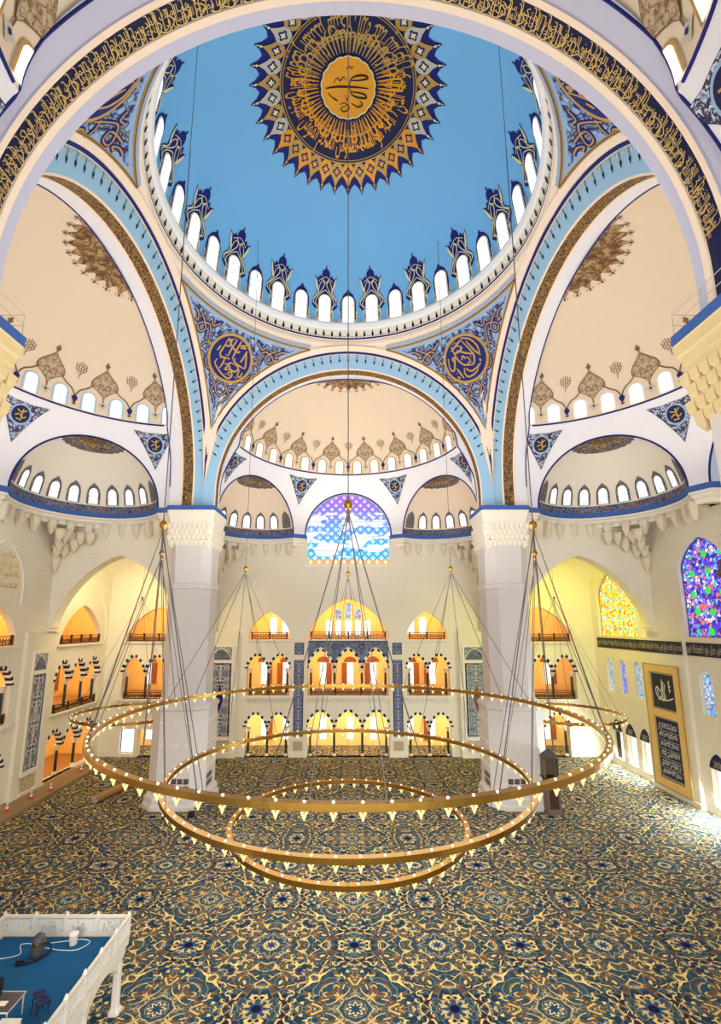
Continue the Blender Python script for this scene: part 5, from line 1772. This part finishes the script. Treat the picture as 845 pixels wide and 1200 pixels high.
for x in LEGX:
    for y in LEGY:
        mb = MB()
        mb.loft([octo(h, h * .6, z, x, y) for h, z in ((.26, 0), (.26, .14), (.2, .2), (.17, .3), (.16, 2.2), (.2, 2.3), (.24, 2.45), (.24, 2.62))]); mb.build('leg', M['marble'], PL)


def arch_screen(p0, p1):
    """thin pointed arch between two legs"""
    L = math.hypot(p1[0] - p0[0], p1[1] - p0[1])
    ux, uy = (p1[0] - p0[0]) / L, (p1[1] - p0[1]) / L
    lp = [(0, 1.7), (0, 2.65), (L, 2.65), (L, 1.7)] + [(L / 2 + x, 1.7 + z) for x, z in [rise(L / 2 - .16, .72, PI * i / 20) for i in range(21)]]
    mb = MB()
    for d in (-.08, .08): mb.poly([lp], 0, lambda a, b: (p0[0] + ux * a - uy * d, p0[1] + uy * a + ux * d, b))
    e = lp[4:]
    mb.grid([[(p0[0] + ux * a - uy * d, p0[1] + uy * a + ux * d, b) for a, b in e] for d in (-.08, .08)])
    mb.build('arch_spandrel', M['marble'], PL)


for x in LEGX:
    for i in range(2): arch_screen((x, LEGY[i]), (x, LEGY[i + 1]))
arch_screen((LEGX[0], LEGY[0]), (LEGX[1], LEGY[0]))


def railing(p0, p1, n, first=0):
    L = math.hypot(p1[0] - p0[0], p1[1] - p0[1])
    ux, uy = (p1[0] - p0[0]) / L, (p1[1] - p0[1]) / L
    Tq = lambda a, z, d=0: (p0[0] + ux * a - uy * d, p0[1] + uy * a + ux * d, z)
    w = L / n
    for i in range(first, n + 1):
        mb = MB(); mb.box((i * w, 0, PZ + .45), (.16, .16, .92), 0, lambda a, b, c_: Tq(a, c_, b)); mb.lathe([(0.0, PZ + 1.08), (.07, PZ + 1.0), (.08, PZ + .93), (.1, PZ + .9)], 8, (p0[0] + ux * i * w, p0[1] + uy * i * w)); mb.build('rail_post', M['marble'], PL)
    for i in range(n):
        a, b = i * w + .08, (i + 1) * w - .08
        mb = MB()
        B = lambda x, z, sx, sz, d=.08: mb.box((x, 0, z), (sx, d, sz), 1 if d == .05 else 0, lambda p, q, r: Tq(p, r, q))
        B((a + b) / 2, PZ + .84, b - a, .1, .13); B((a + b) / 2, PZ + .08, b - a, .16, .1); B((a + b) / 2, PZ + .70, b - a, .05)
        B((a + b) / 2, PZ + .43, b - a, .54, .05)
        mb.build('rail_panel', [M['marble'], M['pierced']], PL)


railing((PX0, PY1), (PX1, PY1), 4)
railing((PX1, PY1), (PX1, PY0), 5, 1)
railing((PX0, PY1), (PX0, PY0), 5, 1)
mb = MB(); mb.box((PX1 - .17, (PY0 + PY1) / 2, PZ + .06), (.1, PY1 - PY0 - .3, .1)); mb.build('timber_edge', M['wood'], PL)

# things left on the platform
D = PZ + .022
bk = thing('vacuum_cleaner', 'dark drum vacuum cleaner with a coiled hose on the blue deck', 'vacuum cleaner', (-14.35, -10.25, D))
mb = MB(); mb.lathe([(0, D), (.26, D), (.27, D + .1), (.25, D + .55), (.27, D + .58), (.27, D + .64), (.22, D + .8), (.1, D + .9), (0, D + .9)], 18, (-14.35, -10.25)); mb.build('drum', M['steelwire'], bk)
mb = MB(); mb.lathe([(.275, D + .5), (.285, D + .54), (.275, D + .6)], 18, (-14.35, -10.25)); mb.build('rim_band', M['brass'], bk)
mb = MB(); mb.tube([(-14.1, -10.25, D + .5), (-13.85, -10.2, D + .45), (-13.8, -10.15, D + .2), (-13.9, -10.2, D + .06), (-14.1, -10.6, D + .05), (-14.5, -10.85, D + .05), (-14.9, -10.9, D + .05), (-15.0, -10.75, D + .05), (-14.7, -10.65, D + .05)], .045, 6); mb.build('hose', M['black'], bk)
wb = thing('bucket', 'small off-white bucket with a lid on the blue deck', 'bucket', (-13.15, -9.5, D))
mb = MB(); mb.lathe([(0, D), (.17, D), (.2, D + .42), (0.02, D + .42)], 16, (-13.15, -9.5)); mb.build('body', M['marble'], wb)
mb = MB(); mb.lathe([(.215, D + .41), (.215, D + .46), (.15, D + .5), (0, D + .5)], 16, (-13.15, -9.5)); mb.build('lid', M['cream'], wb)
mb = MB()
cab = spline([(-16.6, -10.4), (-15.9, -10.5), (-15.2, -10.2), (-15.6, -9.6), (-15.2, -9.5), (-14.9, -9.7), (-14.0, -9.85), (-13.4, -9.95), (-12.7, -9.9), (-12.4, -9.4), (-12.9, -9.2), (-13.7, -9.35), (-14.4, -9.5)], 5)
mb.tube([(x, y, D + .02) for x, y in cab], .018, 5)
tag(mb.build('power_cable', M['white']), 'thin white cable snaking over the blue deck', 'cable')
tb = thing('work_table', 'folding work table with a grey top by the platform edge', 'table', (-13.6, -13.9, D))
mb = MB(); mb.box((-13.6, -13.9, D + .72), (1.7, 1.0, .05)); mb.build('table_top', M['steelwire'], tb)
mb = MB(); mb.tube([(-14.45, -14.4, D + .73), (-12.75, -14.4, D + .73), (-12.75, -13.4, D + .73), (-14.45, -13.4, D + .73)], .03, 5, closed=True); mb.build('top_rim', M['grey_gold'], tb)
for x in (-14.4, -12.8):
    for y in (-14.35, -13.45):
        mb = MB(); mb.tube([(x, y, D), (x, y, D + .7)], .025, 5); mb.build('leg', M['grey_gold'], tb)
lb = thing('tool_case', 'black open tool case on the work table', 'case', (-14.0, -13.8, D + .75))
mb = MB(); mb.box((-14.0, -13.8, D + .85), (.75, .5, .2)); mb.build('case_body', M['black'], lb)
mb = MB(); mb.box((-14.0, -13.52, D + 1.1), (.75, .05, .4)); mb.build('lid', M['black'], lb)
pp = MB(); pp.box((-13.2, -14.05, D + .77), (.34, .24, .04)); pp.box((-13.2, -14.05, D + .80), (.3, .2, .02), 1)
tag(pp.build('notebook', [M['shutter'], M['cream']]), 'small red and cream notebook on the work table', 'notebook')
for i, (x, y, r) in enumerate(((-12.35, -13.2, .5), (-11.95, -13.55, .9))):
    ch = thing('folding_stool', ('dark folding stool nearest the work table', 'dark folding stool between the other stool and the railing')[i], 'stool', (x, y, D + .03), 'folding stools', r)
    mb = MB(); mb.box((0, 0, .47), (.42, .4, .05)); mb.build('seat', M['darknavy'], ch, world=False)
    for s in (-1, 1):
        for q in (-1, 1):
            mb = MB(); mb.tube([(s * .19, -q * .2, 0), (s * .19, q * .2, .45)], .02, 5); mb.build('leg', M['black'], ch, world=False)
bx = thing('carton', 'pale cardboard carton at the front of the blue deck', 'box', (-12.5, -14.75, D))
mb = MB(); mb.box((-12.5, -14.75, D + .3), (.7, .5, .6)); mb.build('body', M['cream'], bx)
mb = MB(); mb.box((-12.5, -14.75, D + .615), (.74, .54, .03)); mb.build('lid', M['marble'], bx)

# ----------------------------------------------------------------------------- things on the floor
for i, (x, y) in enumerate(((-33.0, 13.4), (-32.85, 16.6), (-32.3, 18.9), (-32.7, 25.3))):
    z0 = .35 if x > -35 else 0
    w = ('nearest the camera', 'in front of the tall tile panel', 'just past the tall tile panel', 'by the second step column')[i]
    if i == 0:
        M['conered'] = plain('red_plastic', (206, 62, 44), var=.05)
        t = thing('traffic_cone', 'red and white traffic cone on the stone step, ' + w, 'traffic cone', (0, 0, 0), 'traffic cones on the step')
        mb = MB(); mb.box((0, 0, .03), (.44, .44, .06)); mb.build('base', M['conered'], t)
        mb = MB(); mb.lathe([(.17, .06), (.14, .25), (.14, .25), (.105, .45), (.085, .56), (.05, .78), (0, .8)], 14, rowmi=[0, 1, 1, 0, 1, 0]); mb.build('cone', [M['conered'], M['white']], t)
        t.location = (x, y, z0); CONE = t
    else: dup(CONE, (x, y, z0), 'red and white traffic cone on the stone step, ' + w)
rc = thing('rolled_carpet', 'thick rolled-up carpet lying beside the gallery-side pier', 'rolled carpet', (-25.4, 18.4, 0))
a = Vector((-26.1, 16.3, .38)); b = Vector((-24.7, 21.3, .38))
mb = MB(); mb.tube([a, b], .38, 18); mb.build('roll', M['woodfloor'], rc)
dr = (b - a).normalized()
for e, s in ((a, -1), (b, 1)):
    mb = MB()
    n_ = dr.cross(Vector((0, 0, 1)))
    sp_ = [(.03 + .34 * i / 60, i * .42) for i in range(61)]
    mb.ribbon([(r * cos(q), r * sin(q)) for r, q in sp_], .03, 1, lambda x, z: tuple(e + dr * s * .012 + n_ * x + Vector((0, 0, z))))
    mb.fan([(.37 * cos(2 * PI * i / 18), .37 * sin(2 * PI * i / 18)) for i in range(18)], (0, 0), 0, lambda x, z: tuple(e + dr * s * .005 + n_ * x + Vector((0, 0, z))))
    mb.build('spiral_end', [M['brown'], M['cream']], rc)
# bundle of dark metal tracks beside the pier
st = thing('metal_trestle', 'low dark metal trestle with long bars beside the gallery-side pier', 'trestle', (-12.6, 14.0, 0))
mb = MB()
for y in (13.4, 14.0, 14.6): mb.tube([(-14.9, y, .62), (-10.2, y, .62)], .07, 6)
mb.build('long_bar', M['steelwire'], st)
for x in (-14.4, -12.6, -10.7):
    mb = MB(); mb.tube([(x, 13.2, .05), (x, 13.3, .55), (x, 14.7, .55), (x, 14.8, .05)], .05, 6); mb.build('trestle_leg', M['brown'], st)
mb = MB(); mb.tube([(-14.9, 13.2, .28), (-14.9, 13.2, .281 + .001)], .27, 12); mb.lathe([(.0, .05), (.27, .06), (.3, .3), (.27, .52), (0, .53)], 14, (-15.0, 12.9)); mb.build('reel', M['black'], st)
# tall narrow wooden cabinet and a lamp-topped lectern by the stained-glass-side pier
cb = thing('wooden_lectern', 'tall dark wooden lectern cabinet standing against the stained-glass-side pier', 'lectern', (20.0, 13.9, 0))
mb = MB(); mb.box((20.0, 13.9, 1.6), (1.35, 1.0, 3.2)); mb.box((20.0, 13.9, .1), (1.5, 1.15, .2)); mb.build('cabinet_body', M['greybrown'], cb)
mb = MB(); mb.box((20.0, 13.9, 3.28), (1.6, 1.2, .14)); mb.build('ledge', M['wood'], cb)
mb = MB()
for x in (19.35, 20.65): mb.box((x, 14.0, 4.2), (.12, 1.0, 1.8))
mb.box((20.0, 14.45, 4.2), (1.3, .1, 1.8)); mb.build('side_screen', M['greybrown'], cb)
mb = MB(); mb.loft([octo(.75, .4, 5.1, 20, 14), octo(.8, .42, 5.2, 20, 14), octo(.5, .3, 5.5, 20, 14), octo(.1, .05, 5.9, 20, 14)]); mb.build('canopy', M['steelwire'], cb)
mb = MB(); mb.poly([[(-.45, .5), (.45, .5), (.45, 2.8), (-.45, 2.8)]], 0, lambda x, z: (20 + x, 13.385, z)); mb.build('door_panel', M['wood'], cb)

# minbar tower, only its gilded spire reaches into the picture
mn = thing('minbar_tower', 'slender pulpit tower with a gilded tiered spire before the violet stained glass', 'pulpit', (30.6, 2.0, 0))
mb = MB(); mb.loft([octo(.55, .3, z, 30.6, 2.0) for z in (0, 21.9)]); mb.build('shaft', M['marble'], mn)
mb = MB(); mb.loft([octo(h, h * .45, z, 30.6, 2.0) for h, z in ((.62, 21.9), (.85, 22.1), (.85, 22.3), (.6, 22.7), (.62, 23.3), (.3, 23.45))]); mb.build('canopy', M['steelwire'], mn)
mb = MB(); mb.lathe([(.95, 22.16), (.97, 22.2), (.95, 22.26)], 16, (30.6, 2.0)); mb.lathe([(.5, 23.3), (.42, 23.6), (.26, 23.7), (.2, 24.3), (.34, 24.5), (.34, 24.6), (.18, 24.75), (.15, 25.2), (.28, 25.35), (.16, 25.5), (.1, 25.8), (.15, 25.9), (.07, 26.05), (.1, 26.2), (.03, 26.4), (0, 26.8)], 14, (30.6, 2.0)); mb.build('gilded_spire', M['brass'], mn)

# ----------------------------------------------------------------------------- light
wd = bpy.data.worlds.new('world'); SC.world = wd; wd.use_nodes = True
bg = wd.node_tree.nodes['Background']
bg.inputs[0].default_value = (.86, .93, 1.0, 1); bg.inputs[1].default_value = .45


def area(name, loc, size, energy, col, direction, shape='DISK', size_y=None, spread=PI):
    l = bpy.data.lights.new(name, 'AREA'); l.shape = shape; l.size = size
    if size_y: l.size_y = size_y
    l.energy = energy; l.color = col; l.spread = spread
    o = bpy.data.objects.new(name, l); o.location = loc
    o.rotation_euler = Vector(direction).to_track_quat('-Z', 'Y').to_euler()
    C.objects.link(o)
    return o


area('upper_hall_fill', (0, 0, 21), 28, 6900, (1.0, .96, .90), (0, 0, 1))  # added unseen disc, brightens the dome and arches evenly
area('lower_hall_fill', (0, 0, 10.5), 32, 3000, (1.0, .95, .88), (0, 0, -1))  # added unseen disc, lights the floor in place of the chandelier lamps
area('entrance_fill', (0, -64, 16), 60, 36000, (1.0, .96, .92), (0, 1, .06), 'RECTANGLE', 30)
for ang in (0, 90, -90):
    F = rot(ang)
    area('half_dome_fill', F(0, 26.5, 31.6), 12, 700, (1.0, .88, .72) if ang == 0 else (1.0, .92, .84), F(0, -.1, 1))  # added unseen disc at cornice level, evens out the half dome
# warm light inside the galleries, from fittings hidden behind the lintels
for z, e in ((6.6, 2600), (15.2, 3200), (22.6, 3600)):
    low_ = z < 8
    area('gallery_light', (0, WF + 1.3, z), 68, e * (1.5 if low_ else 1), (1.0, .76, .42) if low_ else (1.0, .62, .22), (0, .75, -1), 'RECTANGLE', .6)
    area('gallery_light', (-WL - 1.3, 14, z), 36, e * .55, (1.0, .66, .26), (-.75, 0, -1), 'RECTANGLE', .6)
area('aisle_light', (-26.8, 21.2, 27.3), 9, 2000, (1.0, .85, .42), (0, .25, -1), 'RECTANGLE', 1.2)
area('aisle_light', (26.8, 21.2, 27.3), 9, 2000, (.86, .84, .03), (0, .25, -1), 'RECTANGLE', 1.2)
# daylight falling through the low windows of the stained-glass wall
for y, w in low:
    area('window_daylight', (WR - .1, y, 2.6), 1.7, 560 if y > 20 else 1400, (.86, .95, 1.0), (-1, -.05, -.35), 'RECTANGLE', 3.2)

SC.view_settings.view_transform = 'Standard'
SC.view_settings.look = 'None'
SC.view_settings.exposure = 0.0
SC.cycles.use_denoising = True
SC.cycles.max_bounces = 6
SC.cycles.diffuse_bounces = 4
SC.cycles.glossy_bounces = 3
SC.cycles.transmission_bounces = 1
SC.cycles.caustics_reflective = False
SC.cycles.caustics_refractive = False
SC.cycles.sample_clamp_indirect = 8.0
